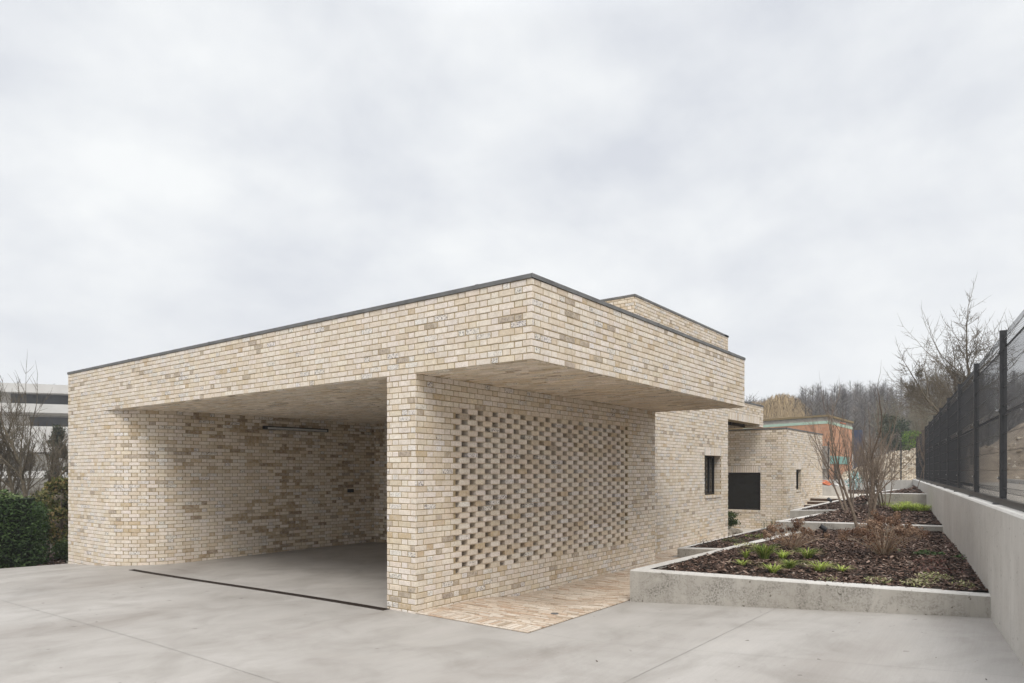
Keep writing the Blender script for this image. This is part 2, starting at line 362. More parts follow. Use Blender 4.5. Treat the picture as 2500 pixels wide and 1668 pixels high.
def put_brick(mb, o, t, u, n, L_, H_, pr, col, ch=0.004, deep=0.0):
    "o: lower-left corner on the mortar face; t along, u up, n outward"
    a = o - n * deep; b = a + t * L_; c = b + u * H_; d = a + u * H_
    f = n * (pr + deep); i = ch
    A = a + f + (t + u) * i; B = b + f + (u - t) * i; C = c + f - (t + u) * i; D = d + f + (t - u) * i
    k = len(mb.v)
    if deep > 0:
        g = n * (pr + deep - ch)
        mb.v.extend(map(tuple, (a, b, c, d, a + g, b + g, c + g, d + g, A, B, C, D)))
        fs = [(8, 9, 10, 11)]
        for p in range(4):
            q = (p + 1) % 4; fs += [(p, q, q + 4, p + 4), (p + 4, q + 4, q + 8, p + 8)]
    else:
        mb.v.extend(map(tuple, (a, b, c, d, A, B, C, D))); fs = [(4, 5, 6, 7), (0, 1, 5, 4), (1, 2, 6, 5), (2, 3, 7, 6), (3, 0, 4, 7)]
    for q in fs: mb.f.append(tuple(k + z for z in q)); mb.c.append(col); mb.m.append(0)
CH = 0.075
def flemish(mb, pts, z0, z1, holes=(), soff=0.0, zref=ZS, proud=0.006, tint=brick_col, bottom=None, screen=None, ext=(0, 0), deep=0.0, clipz=True):
    "Flemish bond along a polyline (outward side is on the right hand of the walking direction)"
    seg = []; s = 0
    P_ = [Vector((p[0], p[1], 0)) for p in pts]
    for a, b in zip(P_[:-1], P_[1:]):
        l = (b - a).length; seg.append((s, s + l, a, (b - a).normalized())); s += l
    Lt = s; U = Vector((0, 0, 1))
    def at(sv):
        for s0, s1, a, t in seg:
            if sv <= s1 or s1 == Lt: return a + t * (sv - s0), t
    k = math.ceil((z0 - zref) / CH - 1e-6)
    if k * CH + zref > z0 + 0.03: k -= 1
    while zref + k * CH < z1 - 0.01:
        zb = zref + k * CH + 0.005; zt = zb + 0.065
        zz0, zz1 = max(zb, z0 + .002), min(zt, z1 - .002)
        if zz1 - zz0 > 0.012:
            cur = -ext[0] - ((soff + (0.16875 if k % 2 else 0)) % 0.3375) - 0.3375
            typ = 0
            while cur < Lt + ext[1]:
                ln = 0.215 if typ == 0 else 0.1025
                a, b = max(cur, -ext[0]), min(cur + ln, Lt + ext[1])
                parts = [(a, b)]
                zc = (zz0 + zz1) / 2
                for (h0, h1, hz0, hz1) in holes:
                    if hz0 - .01 < zc < hz1 + .01:
                        np_ = []
                        for (p, q) in parts:
                            if q <= h0 or p >= h1: np_.append((p, q))
                            else:
                                if p < h0: np_.append((p, h0))
                                if q > h1: np_.append((h1, q))
                        parts = np_
                for (p, q) in parts:
                    if q - p < 0.022: continue
                    m = (p + q) / 2; dp = deep
                    if screen and screen[0] < m < screen[1] and screen[2] < zc < screen[3]:
                        if typ == 1: continue
                        dp = 0.185
                    pos, t = at(max(0, min(Lt, m)))
                    if m < 0: pos = pos + t * m
                    if m > Lt: pos = pos + t * (m - Lt)
                    n = Vector((t.y, -t.x, 0))
                    if bottom and zz1 < bottom(pos.x, pos.y): continue
                    c = tint(pos.x, pos.y, zc)
                    j1, j2 = rnd.uniform(-.0032, .0008), rnd.uniform(-.0032, .0008)
                    o = pos - t * ((q - p) / 2 + j1) + U * (zz0 + rnd.uniform(-.0015, .0015))
                    put_brick(mb, o, t, U, n, q - p + j1 + j2, zz1 - zz0 + rnd.uniform(-.002, .0015), proud + rnd.uniform(-.0025, .003) + (rnd.uniform(0, .007) if dp else 0), c, deep=dp, ch=.002 if dp else .004)
                cur += ln + 0.01; typ = 1 - typ
        k += 1
def soldiers(mb, a, b, z0, z1, proud=0.007, wd=0.065):
    a = Vector((*a, 0)); b = Vector((*b, 0)); t = (b - a).normalized(); n = Vector((t.y, -t.x, 0)); L_ = (b - a).length; k = max(1, round(L_ / 0.075)); st = L_ / k
    for i in range(k):
        p = a + t * (i * st + .005); c = brick_col(p.x, p.y, z0)
        put_brick(mb, p + Vector((0, 0, z0 + .004)), t, Vector((0, 0, 1)), n, st - .01, z1 - z0 - .008, proud + rnd.uniform(-.002, .002), c)
def stretch_under(mb, x0, x1, y0, y1, z, skip=None):
    "brick slips on an underside, courses along Y"
    i = 0; x = x0 + .004
    while x < x1 - .02:
        xx = min(x + .065, x1 - .004); cur = y0 - rnd.uniform(0, .2)
        while cur < y1:
            a, b = max(cur, y0 + .004), min(cur + 0.215, y1 - .004)
            if b - a > .03 and not (skip and skip((x + xx) / 2, (a + b) / 2)):
                c = brick_col(x, a, z); kq = rnd.uniform(.84, 1.1); c = (c[0] * .97 * kq, c[1] * .94 * kq, c[2] * .88 * kq, c[3])  # underside warmed, bounced light put into the tint; the rest varies at random
                put_brick(mb, Vector((x, b, z)), Vector((0, -1, 0)), Vector((1, 0, 0)), Vector((0, 0, -1)), b - a, xx - x, .006 + rnd.uniform(-.003, .004), c)
            cur += .225
        x += .075; i += 1

house = thing('brick_house', 'pale cream brick house with cantilevered carport roof and stepped volumes behind', 'house', (X0, YS, 0))
# main carport mass
mb = MB()
arc = [(6.147, 16.93), (6.147, 15.15)]
for i in range(1, 17):
    an = math.pi + math.pi / 2 * i / 16
    arc.append((7.297 + 1.15 * math.cos(an), 15.15 + 1.15 * math.sin(an)))
arc.append((12.05, 13.60))
poly = arc + [(12.05, YB), (XE, YB), (XE, 16.93)]
mb.prism(list(reversed(poly))[::-1], -.6, ZS)
sx0, sx1, sz0, sz1 = 6.905, 11.84, ZS - 35 * CH, ZS - 5 * CH
SD = YS + 0.19
mb.box(X0, XE - .12, SD, YB - .001, -.6, ZS)
mb.box(X0, sx0, YS, SD + .001, -.6, ZS); mb.box(sx1, XE - .12, YS, SD + .001, -.6, ZS)
mb.box(sx0, sx1, YS, SD + .001, -.6, sz0); mb.box(sx0, sx1, YS, SD + .001, sz1, ZS)
mb.build('wall_core', M['mortar'], house)
mb = MB(); mb.box(X0, XE, YF, 16.93, ZS, ZT); mb.build('roof_core', M['mortar'], house)

XP = XE - .12 
gb = lambda x, y: G(x, y) - .02
mb = MB()
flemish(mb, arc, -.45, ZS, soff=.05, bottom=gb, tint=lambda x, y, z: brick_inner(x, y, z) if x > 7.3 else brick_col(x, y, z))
mb.build('curved_brick_wall', M['brick'], house)
mb = MB()
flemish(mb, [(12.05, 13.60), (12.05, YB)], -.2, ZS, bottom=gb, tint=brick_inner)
flemish(mb, [(12.05, YB), (X0, YB)], -.2, ZS, bottom=gb)
mb.build('carport_inner_brick', M['brick'], house)
mb = MB()
flemish(mb, [(X0, YB), (X0, YS)], -.2, ZS, soff=.12, bottom=gb, ext=(0, .003))
mb.build('pier_brick', M['brick'], house)
mb = MB()
scr = (sx0 - X0, sx1 - X0, sz0, sz1)
flemish(mb, [(X0, YS), (XP, YS)], -.3, ZS, soff=.1125 + .215 + .02, bottom=gb, screen=scr, ext=(.003, 0))
_k = 0
while sz0 + _k * CH < sz1 + .01:
    mb.box(sx0, sx1, YS - .003, SD, sz0 + _k * CH - .0055, sz0 + _k * CH + .0055, (.50, .41, .29, 0)); _k += 1
mb.build('perforated_brick_wall', M['brick'], house)
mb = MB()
flemish(mb, [(sx0, SD), (sx1, SD)], sz0, sz1, soff=.02, tint=lambda x, y, z: (*[q * .8 for q in brick_inner(x, y, z)[:3]], .1))  # backing bricks tinted darker, shade of the holes put into their colour
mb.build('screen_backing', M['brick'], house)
mb = MB()
flemish(mb, [(X0, 16.93), (X0, YF)], ZS, ZT, soff=.05, ext=(0, .003))
flemish(mb, [(X0, YF), (XE, YF)], ZS, ZT, soff=.0, ext=(.003, 0))
flemish(mb, [(XE, YF), (XE, YM)], ZS, ZT)
mb.build('brick_fascia', M['brick'], house)
mb = MB()
def inwall(x, y):
    if YS - .01 < y < YB + .01: return x < XP
    if x > 12.05 and y > YB: return True
    if y > 15.15 and x > X0: return True
    if y > 13.6:
        if x > 7.3: return y > 14.0 - (x - 7.3) / 4.75 * .4
        return (x - 7.297) ** 2 + (y - 15.15) ** 2 < 1.3225
    return False
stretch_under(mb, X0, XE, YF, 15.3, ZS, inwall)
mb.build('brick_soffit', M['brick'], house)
# coping
mb = MB()
def coping(pts, z, w_=.3, over=.018, h=.047):
    for a, b in zip(pts[:-1], pts[1:]):
        a = Vector((*a, 0)); b = Vector((*b, 0)); t = (b - a).normalized(); n = Vector((t.y, -t.x, 0)); L_ = (b - a).length; s = -over
        while s < L_ + over:
            e = min(s + 2.95, L_ + over)
            o = a + t * s + n * over + Vector((0, 0, z))
            mb.obox(o, t * (e - s - .003), -n * w_, (0, 0, h))
            if e < L_: mb.obox(a + t * (e - .02) + n * (over + .003) + Vector((0, 0, z - .002)), t * .04, -n * (w_ + .004), (0, 0, h + .006))
            s = e
coping([(X0, 16.93), (X0, YF)], ZT); coping([(X0 + .3 - .018, YF), (XE, YF)], ZT)
mb.obox((X0 - .018, YF - .018, ZT), (.3, 0, 0), (0, .0175, 0), (0, 0, .047))
coping([(XE, YF + .3), (XE, 7)], ZT)
mb.build('metal_coping', M['coping'], house)

# ---- rear volumes
def wall_with_holes(mb, axis, c, t, a0, a1, z0, z1, holes):
    "solid slab on plane axis=c, thickness t, cut by holes (a0,a1,z0,z1)"
    def bx(p0, p1, q0, q1):
        if p1 - p0 < 1e-4 or q1 - q0 < 1e-4: return
        if axis == 'y': mb.box(p0, p1, c, c + t, q0, q1)
        else: mb.box(c, c + t, p0, p1, q0, q1)
    hs = sorted(holes); cur = a0
    for (h0, h1, hz0, hz1) in hs:
        bx(cur, h0, z0, z1); bx(h0, h1, z0, hz0); bx(h0, h1, hz1, z1); cur = h1
    bx(cur, a1, z0, z1)
TX0, TX1, TZ = 13.30, 19.0, 5.55
win1 = (17.26, 18.46, 1.155, 2.205)
mb = MB()
wall_with_holes(mb, 'y', YM, .3, TX0, TX1, -.5, TZ, [win1])
mb.box(TX0, TX0 + .3, YM + .3, 13, -.5, TZ); mb.box(TX1 - .3, TX1, YM + .3, 13, -.5, TZ)
mb.box(TX0 + .3, TX1 - .3, 12.7, 13, -.5, TZ); mb.box(TX0 + .3, TX1 - .3, YM + .3, 12.7, TZ - .5, TZ - .2)
# bridging upper wall and its recess
mb.box(TX1, 22.2, YM, YM + .3, 3.255, 3.83); mb.box(21.86, 22.2, YM, YM + .3, 3.18, 3.255)
mb.box(21.9, 22.2, YM + .3, 9, 3.18, 3.83); mb.box(TX1, 21.9, YM + .3, 9, 3.40, 3.83)
mb.build('rear_wall_core', M['mortar'], house)
mb = MB()
flemish(mb, [(TX0, YM), (TX1, YM)], -.3, TZ, holes=[(win1[0] - TX0, win1[1] - TX0, win1[2] - .075, win1[3] + .225)], soff=.1, ext=(0, .003))
flemish(mb, [(TX0, 11), (TX0, YM)], ZT, TZ, soff=.2)
flemish(mb, [(TX1, YM), (TX1, 12.9)], -.3, TZ, soff=.0)
soldiers(mb, (win1[0], YM), (win1[1], YM), win1[3], win1[3] + .225)
flemish(mb, [(win1[1], YM), (win1[1], YM + .19)][::-1], win1[2], win1[3])
flemish(mb, [(win1[0], YM + .2), (win1[0], YM)][::-1], win1[2], win1[3])
mb.build('tower_brick', M['brick'], house)
mb = MB()
flemish(mb, [(TX1, YM), (22.2, YM)], 3.255, 3.83, soff=.08, holes=[(0, 2.86, 3.0, 3.48)])
flemish(mb, [(21.86, YM), (22.2, YM)], 3.18, 3.255, soff=.1)
soldiers(mb, (TX1, YM), (21.86, YM), 3.255, 3.48)
flemish(mb, [(21.86, 8.9), (21.86, YM)], 3.18, 3.4)
mb.build('upper_link_brick', M['brick'], house)
mb = MB(); coping([(TX0, 12), (TX0, YM)], TZ); coping([(TX0 + .282, YM), (TX1, YM)], TZ); coping([(TX1, YM), (TX1, 12)], TZ)
mb.obox((TX0 - .018, YM - .018, TZ), (.3, 0, 0), (0, .0175, 0), (0, 0, .047))
coping([(TX1 + .02, YM), (22.2, YM)], 3.83); coping([(22.2, YM + .3), (22.2, 9)], 3.83)
mb.build('metal_coping', M['coping'], house)
# ---- low rear block
LX, LY, LXE, LZ = 22.5, 6.12, 27.2, 3.13
win2 = (6.93, 8.7, .53, 1.745); win3 = (23.62, 24.27, 1.18, 1.845)
mb = MB()
wall_with_holes(mb, 'x', LX, .3, LY, 12, -.5, LZ, [win2])
wall_with_holes(mb, 'y', LY, .3, LX + .3, LXE, -.5, LZ, [win3])
mb.box(LXE - .3, LXE, LY + .3, 12, -.5, LZ); mb.box(LX + .3, LXE - .3, LY + .3, 12, LZ - .5, LZ - .2)
mb.box(LX + .35, LX + .5, YM + .9, 12, LZ, 3.72)
mb.build('low_block_core', M['mortar'], house)
mb = MB()
flemish(mb, [(LX, 11.5), (LX, LY)], -.3, LZ, holes=[(11.5 - win2[1], 11.5 - win2[0], win2[2] - .075, win2[3] + .225)], soff=.0, ext=(0, .003))
flemish(mb, [(LX, LY), (LXE, LY)], -.3, LZ, holes=[(win3[0] - LX, win3[1] - LX, win3[2] - .075, win3[3] + .225)], ext=(.003, .003))
flemish(mb, [(LXE, LY), (LXE, 9)], .3, LZ)
soldiers(mb, (LX, win2[1]), (LX, win2[0]), win2[3], win2[3] + .225)
soldiers(mb, (win3[0], LY), (win3[1], LY), win3[3], win3[3] + .225)
flemish(mb, [(win3[1], LY), (win3[1], LY + .1)][::-1], win3[2], win3[3])
mb.build('low_block_brick', M['brick'], house)
mb = MB(); coping([(LX, 11.5), (LX, LY)], LZ); coping([(LX + .282, LY), (LXE, LY)], LZ); coping([(LXE, LY + .3), (LXE, 9)], LZ)
mb.obox((LX - .018, LY - .018, LZ), (.3, 0, 0), (0, .0175, 0), (0, 0, .047))
mb.build('metal_coping', M['coping'], house)
# ---- windows: frame > pane, brick sill
def window(axis, c, a0, a1, z0, z1, rec, mull=(), sill_out=.03, label=None):
    fr = MB(); f = .05
    def bx(m_, p0, p1, d0, d1, q0, q1):
        if axis == 'y': m_.box(p0, p1, c + d0, c + d1, q0, q1)
        else: m_.box(c + d0, c + d1, p0, p1, q0, q1)
    bx(fr, a0, a1, rec, rec + .06, z1 - f, z1); bx(fr, a0, a1, rec, rec + .06, z0, z0 + f)
    for p in [(a0, a0 + f), (a1 - f, a1)] + [(m_ - .02, m_ + .02) for m_ in mull]: bx(fr, p[0], p[1], rec + .001, rec + .059, z0 + f, z1 - f)
    o = fr.build('window', M['black'], house)
    if label: o['label'] = label
    g = MB(); bx(g, a0 + f, a1 - f, rec + .025, rec + .035, z0 + f, z1 - f); g.build('pane', M['glass'], o)
    s = MB()
    n = max(1, round((a1 - a0) / .075)); st = (a1 - a0) / n
    for i in range(n):
        p = a0 + i * st; col = brick_col(p, c, z0)
        if axis == 'y': s.box(p + .004, p + st - .004, c - sill_out, c + rec - .002, z0 - .07, z0 - .001, col)
        else: s.box(c - sill_out, c + rec - .002, p + .004, p + st - .004, z0 - .07, z0 - .001, col)
    s.build('sill', M['brick'], o); return o
window('y', YM, *win1, .19, mull=(18.1,), label='tall window with pale reveal and dark frame')
window('x', LX, *win2, .05, label='large black picture window')
window('y', LY, *win3, .10, sill_out=.02, label='narrow slit window')
mb = MB(); mb.box(TX1 + .02, 21.85, 7.22, 7.24, 3.18, 3.4); mb.build('clerestory_pane', M['glass'], house)
mb = MB(); mb.box(TX1 + .02, 21.85, 7.16, 7.218, 3.33, 3.40); mb.box(20.4, 20.46, 7.16, 7.218, 3.18, 3.33); mb.build('clerestory_frame', M['black'], house)
# black sheet standing in for the unlit room behind the panes
mb = MB(); mb.box(LX + .6, LX + .62, LY + .3, 12, 0, LZ - .5); mb.build('room_dark_sheet', M['black'], house)

# ------------------------------------------------------------------ brick paving
mb = MB()
def paver(x0, x1, y0, y1, col):
    z = [G(x0, y0), G(x1, y0), G(x1, y1), G(x0, y1)]; j = rnd.uniform(.008, .013); g = .0055; i = .002
    q = [(x0 + g, y0 + g), (x1 - g, y0 + g), (x1 - g, y1 - g), (x0 + g, y1 - g)]
    r_ = [(x0 + g + i, y0 + g + i), (x1 - g - i, y0 + g + i), (x1 - g - i, y1 - g - i), (x0 + g + i, y1 - g - i)]
    k = len(mb.v)
    mb.v.extend([(q[n_][0], q[n_][1], z[n_] - .004) for n_ in range(4)]); mb.v.extend([(r_[n_][0], r_[n_][1], z[n_] + j) for n_ in range(4)])
    for f in ((4, 5, 6, 7), (0, 1, 5, 4), (1, 2, 6, 5), (2, 3, 7, 6), (3, 0, 4, 7)): mb.f.append(tuple(k + n_ for n_ in f)); mb.c.append(col); mb.m.append(0)
PP = [((.57, .48, .39), 32), ((.52, .42, .325), 28), ((.46, .34, .25), 12), ((.62, .545, .46), 24), ((.40, .32, .24), 6)]
def pcol(x, y):
    nz = noise.noise(Vector((x * 1.5, y * 1.2, 3.3)))
    c = rnd.choices([p[0] for p in PP], [PP[0][1], PP[1][1] * (1 + nz), PP[2][1] * max(.1, 1 + 2 * nz), PP[3][1] * max(.2, 1 - nz), PP[4][1]])[0]; k = rnd.uniform(.93, 1.07)
    return (c[0] * k, c[1] * k, c[2] * k)
PY0, PY1 = 4.43, YS
y = PY0
while y < PY1 - .02:                       # border course, bricks pointing along the wall
    paver(X0 + .07, X0 + .285, y, min(y + .062, PY1), pcol(X0, y)); y += .062
for i in range(int((PY1 - PY0) / .22) + 1):
    paver(X0 + .005, X0 + .067, PY0 + i * .22, min(PY0 + i * .22 + .22, PY1 - .0), pcol(X0, PY0 + i))
x = X0 + .29; i = 0
while x < 19.5:
    ytop = PY1 - .001 if x < XP else YM
    if x > 14: ybot = 6.32
    else: ybot = PY0 + (.0 if x < 8.45 else -.0)
    y = ybot - rnd.uniform(0, .2)
    while y < ytop:
        a, b = max(y, ybot), min(y + .218, ytop)
        if b - a > .03: paver(x, x + .052, a, b, pcol(x, a))
        y += .218
    x += .052; i += 1
tag(mb.build('brick_path', M['paver']), 'buff brick paving laid on edge beside the perforated wall', 'path', kind='structure')
mb = MB()
mb.box(X0 + .003, 14.3, PY0 - .006, PY1, -.3, -.28)
for k in range(60):
    xa, xb = X0 + .003 + k * .14, X0 + .003 + (k + 1) * .14
    for j in range(14):
        ya, yb = PY0 - .006 + (PY1 - PY0 + .006) * j / 14, PY0 - .006 + (PY1 - PY0 + .006) * (j + 1) / 14
        mb.face([(xa, ya, G(xa, ya) + .003), (xb, ya, G(xb, ya) + .003), (xb, yb, G(xb, yb) + .003), (xa, yb, G(xa, yb) + .003)])
M['sand_joint'] = simple('sand_joint', (0.17, 0.13, 0.09), (0.25, 0.195, 0.135), 18, st=0.5)
tag(mb.build('path', M['sand_joint']), kind='structure')
mb = MB(); mb.box(19.5, LX, 5.0, 12, -.098, -.09); tag(mb.build('courtyard_paving', M['pale_pave']), kind='structure')
# small access lid
mb = MB(); c = Vector((7.16, 4.74, G(7.16, 4.74) + .008))
mb.tube([c, c + Vector((0, 0, .008))], .05, 20); tag(mb.build('inspection_cover', M['galv']), 'small round steel lid set in the brick paving', 'cover')

# ------------------------------------------------------------------ drain channel, lamp, socket
t_ = thing('drain_channel', 'long dark slotted drain across the carport entrance', 'drain', (6.0, 10, 0))
mb = MB(); ys = 6.64; dxa = 5.99
def dz(y): return G(6.0, y)
n = 52; fr = MB(); gr = MB()
for i in range(n):
    a = ys + (13.78 - ys) * i / n; b = ys + (13.78 - ys) * (i + 1) / n; za, zb = dz(a), dz(b)
    for (u, v) in ((6.035, 6.045), (6.132, 6.142)):
        fr.box8([(u, a, za - .02), (v, a, za - .02), (v, b, zb - .02), (u, b, zb - .02), (u, a, za + .008), (v, a, za + .008), (v, b, zb + .008), (u, b, zb + .008)])
    fr.face([(6.045, a, za + .004), (6.132, a, za + .004), (6.132, b, zb + .004), (6.045, b, zb + .004)], mi=1)
    for k in range(6):
        p = a + (b - a) * (k + .5) / 6
        gr.box(6.046, 6.131, p - .006, p + .006, dz(p) + .004, dz(p) + .0075)
fr.build('channel_frame', [M['rust'], M['black']], t_); gr.build('grate', M['rust'], t_)

ly = lambda x: 14.0 - (x - 7.3) / 4.75 * .4
t_ = thing('wall_lamp', 'unlit black linear lamp high on the carport brick wall', 'wall lamp', (9.7, ly(9.7), 2.75))
a = Vector((8.95, ly(8.95), 2.78)); b = Vector((10.62, ly(10.62), 2.78)); d = (b - a).normalized(); nrm = Vector((d.y, -d.x, 0))
mb = MB(); mb.obox(a + nrm * .09 + Vector((0, 0, -.035)), b - a, -nrm * .075, (0, 0, .075)); mb.build('housing', M['black'], t_)
mb = MB(); mb.obox(a + d * .09 + nrm * .10 + Vector((0, 0, -.028)), (b - a) - d * .13, -nrm * .02, (0, 0, .045)); mb.build('diffuser', M['lamp'], t_)
for k in (.3, 1.3): mb = MB(); mb.obox(a + d * k + nrm * .02 + Vector((0, 0, -.02)), d * .05, -nrm * .03, (0, 0, .05)); mb.build('bracket', M['black'], t_)
t_ = thing('wall_socket', 'small black double socket on the carport brick wall', 'socket', (11.3, ly(11.3), 1.3))
mb = MB(); o = Vector((11.22, ly(11.22), 1.26)); mb.obox(o + nrm * .055, d * .16, -nrm * .05, (0, 0, .085)); mb.build('socket_box', M['black'], t_)
mb = MB(); mb.obox(o + nrm * .065 + d * .01 + Vector((0, 0, .01)), d * .065, -nrm * .01, (0, 0, .065)); mb.obox(o + nrm * .065 + d * .085 + Vector((0, 0, .01)), d * .065, -nrm * .01, (0, 0, .065)); mb.build('socket_cover', M['black'], t_)

# ------------------------------------------------------------------ retaining wall, planters
QW = -.963; WT_ = 1.42
def slab_ring(mb, pts_out, pts_in, z0, z1):
    "extruded strip between an outer and an inner line; z1 may vary"
    n = len(pts_out); zt = z1 if isinstance(z1, (list, tuple)) else [z1] * n
    for i in range(n - 1):
        a, b, c, d_ = pts_out[i], pts_out[i + 1], pts_in[i + 1], pts_in[i]
        ch = .018
        def ins(p, q, k=ch):
            v = (Vector(q[:2]) - Vector(p[:2])); v = v.normalized() * k if v.length > 0 else v
            return (p[0] + v.x, p[1] + v.y)
        a2, b2 = ins(a, d_), ins(b, c)
        mb.box8([(a[0], a[1], z0), (b[0], b[1], z0), (c[0], c[1], z0), (d_[0], d_[1], z0), (a[0], a[1], zt[i] - ch), (b[0], b[1], zt[i + 1] - ch), (c[0], c[1], zt[i + 1] - ch), (d_[0], d_[1], zt[i] - ch)])
        mb.face([(a[0], a[1], zt[i] - ch), (b[0], b[1], zt[i + 1] - ch), (b2[0], b2[1], zt[i + 1]), (a2[0], a2[1], zt[i])], mi=1)
        mb.face([(a2[0], a2[1], zt[i] + 0), (b2[0], b2[1], zt[i + 1]), (c[0], c[1], zt[i + 1]), (d_[0], d_[1], zt[i])], mi=1)
def flip(mb):
    mb.f = [tuple(reversed(f)) for f in mb.f]; return mb
mb = MB()
for a in range(-10, 38, 4):
    mb.wbox(a, a + 4 - .009, QW - .28, QW, -.6, WT_ - .02)
    p = [W(a, QW, WT_ - .02), W(a + 3.996, QW, WT_ - .02), W(a + 3.996, QW - .018, WT_), W(a, QW - .018, WT_)]; mb.face(p, mi=1)
    mb.face([W(a, QW - .018, WT_), W(a + 3.996, QW - .018, WT_), W(a + 3.996, QW - .28, WT_), W(a, QW - .28, WT_)], mi=1)
tag(mb.build('retaining_wall', [M['conc2'], M['rim']]), 'long pale concrete retaining wall under the black mesh fence', 'retaining wall')

def xy(v): return (v[0], v[1])
T1L = (8.494, 4.383); T1E = (15.4, 4.20)
def inner(p, off): return (p[0] + off[0], p[1] + off[1])
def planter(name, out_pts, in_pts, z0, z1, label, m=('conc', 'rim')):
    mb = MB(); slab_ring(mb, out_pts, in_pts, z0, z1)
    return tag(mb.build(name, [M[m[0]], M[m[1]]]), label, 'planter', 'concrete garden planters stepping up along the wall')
# tier 1: front along the wall normal, left side parallel to the house, curved far end
fr_r = xy(W(9.06, QW)); 
o1 = [fr_r, T1L, (11.5, 4.32), (14.5, 4.26), (15.7, 4.20), (16.3, 4.08), (16.75, 3.7)]
i1 = [xy(W(9.25, QW)), (8.71, 4.19), (11.5, 4.12), (14.5, 4.06), (15.6, 4.01), (16.1, 3.9), (16.5, 3.6)]
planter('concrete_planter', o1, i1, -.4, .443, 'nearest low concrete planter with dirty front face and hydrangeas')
# tier 2
T2L = (16.12, 4.63)
o2 = [xy(W(16.8, QW)), T2L, (21.4, 4.47), (23.6, 4.40)]
i2 = [xy(W(16.98, QW)), (16.33, 4.44), (21.4, 4.29), (23.6, 4.22)]
planter('concrete_planter', o2, i2, -.3, .656, 'second concrete planter with a clean front wall behind the hydrangeas')
# tier 3 (left, rising towards the steps)
o3 = [(21.9, 4.47), (20.95, 5.60), (23.2, 5.33), (25.5, 4.98), (27.0, 4.80)]
i3 = [(22.1, 4.47), (21.25, 5.43), (23.2, 5.15), (25.5, 4.80), (27.0, 4.60)]
planter('concrete_planter', o3, i3, -.3, [.655, .65, .76, .87, .93], 'small low concrete planter beside the brown steps')
# tier 4
o4 = [xy(W(24.05, QW)), (23.79, 3.98), (28.8, 4.02), (31.5, 3.6), (34.5, 2.4), (36.0, 1.2)]
i4 = [xy(W(24.25, QW)), (24.0, 3.8), (28.8, 3.84), (31.4, 3.42), (34.3, 2.25), (35.8, 1.1)]
planter('concrete_planter', o4, i4, -.2, 1.115, 'tall rear concrete planter against the retaining wall')
# lower bed kerb along the path
o5 = [(14.95, 4.55), (14.2, 6.17), (18.0, 6.26), (21.4, 6.33), (22.2, 6.1)]
i5 = [(15.1, 4.6), (14.42, 6.05), (18.0, 6.14), (21.4, 6.21), (22.0, 6.0)]
planter('concrete_planter', o5, i5, -.4, .107, 'lowest narrow concrete planter along the foot of the house')
# back walls
mb = MB(); mb.wbox(38, 38.25, QW - .28, 4.6, -.2, 1.36); tag(mb.build('garden_wall', [M['conc2']]), 'grey concrete wall closing the far end of the garden', 'wall')
mb = MB(); mb.prism([(27.9, 5.6), (34, 7.2), (34.05, 7.0), (28, 5.4)][::-1], [.3] * 4, [1.22, 1.22, 1.22, 1.22]); mb.prism([(27.9, 5.6), (27.9, 9), (28.1, 9), (28.1, 5.6)][::-1], .3, 1.22)
tag(mb.build('garden_wall', [M['conc2']]), 'stained low concrete wall behind the brick block beside the steps', 'wall')

# steps
t_ = thing('garden_steps', 'brown-edged concrete steps climbing beside the low brick block', 'steps', (25, 5.5, 0))
for i in range(5):
    x = 23.75 + i * .42; z = .45 + i * .1
    mb = MB(); mb.box(x, x + .46 if i < 4 else x + .46, 4.9, LY - .008, -.1 , z - .012); mb.build('riser', M['step'], t_)
    mb = MB(); mb.box(x - .01 + .03, x + .46, 4.9, LY - .009, z - .012, z); mb.build('tread', M['pale_pave'], t_)
mb = MB(); mb.box(25.9, 31, 4.8, LY - .01, -.1, .862); mb.box(LXE + .01, 31, LY, 9, -.1, .86); tag(mb.build('terrace_landing', M['pale_pave']), kind='structure')

# ------------------------------------------------------------------ bark mulch
def lerp2(a, b, t): return (a[0] + (b[0] - a[0]) * t, a[1] + (b[1] - a[1]) * t)
def chip(mb, r, x, y, z, s, lift=.01):
    a = r.uniform(0, 6.283); l = s * r.uniform(.6, 1.5); w_ = s * r.uniform(.18, .42)
    t = Vector((math.cos(a), math.sin(a), r.uniform(-.45, .45))); sdir = Vector((-math.sin(a), math.cos(a), r.uniform(-.7, .7)))
    c = Vector((x, y, z + r.uniform(0.2, 1) * lift))
    u = r.random()
    if u < .62: col = (.068, .040, .029)
    elif u < .86: col = (.14, .088, .065)
    elif u < .97: col = (.25, .18, .145)
    else: col = (.36, .29, .24)
    k = r.uniform(.6, 1.3); col = (col[0] * k, col[1] * k, col[2] * k)
    mb.face([c - t * l * .5 - sdir * w_ * .4, c + t * l * .5 - sdir * w_ * .5, c + t * l * .42 + sdir * w_ * .5, c - t * l * .55 + sdir * w_ * .45], col, 1)
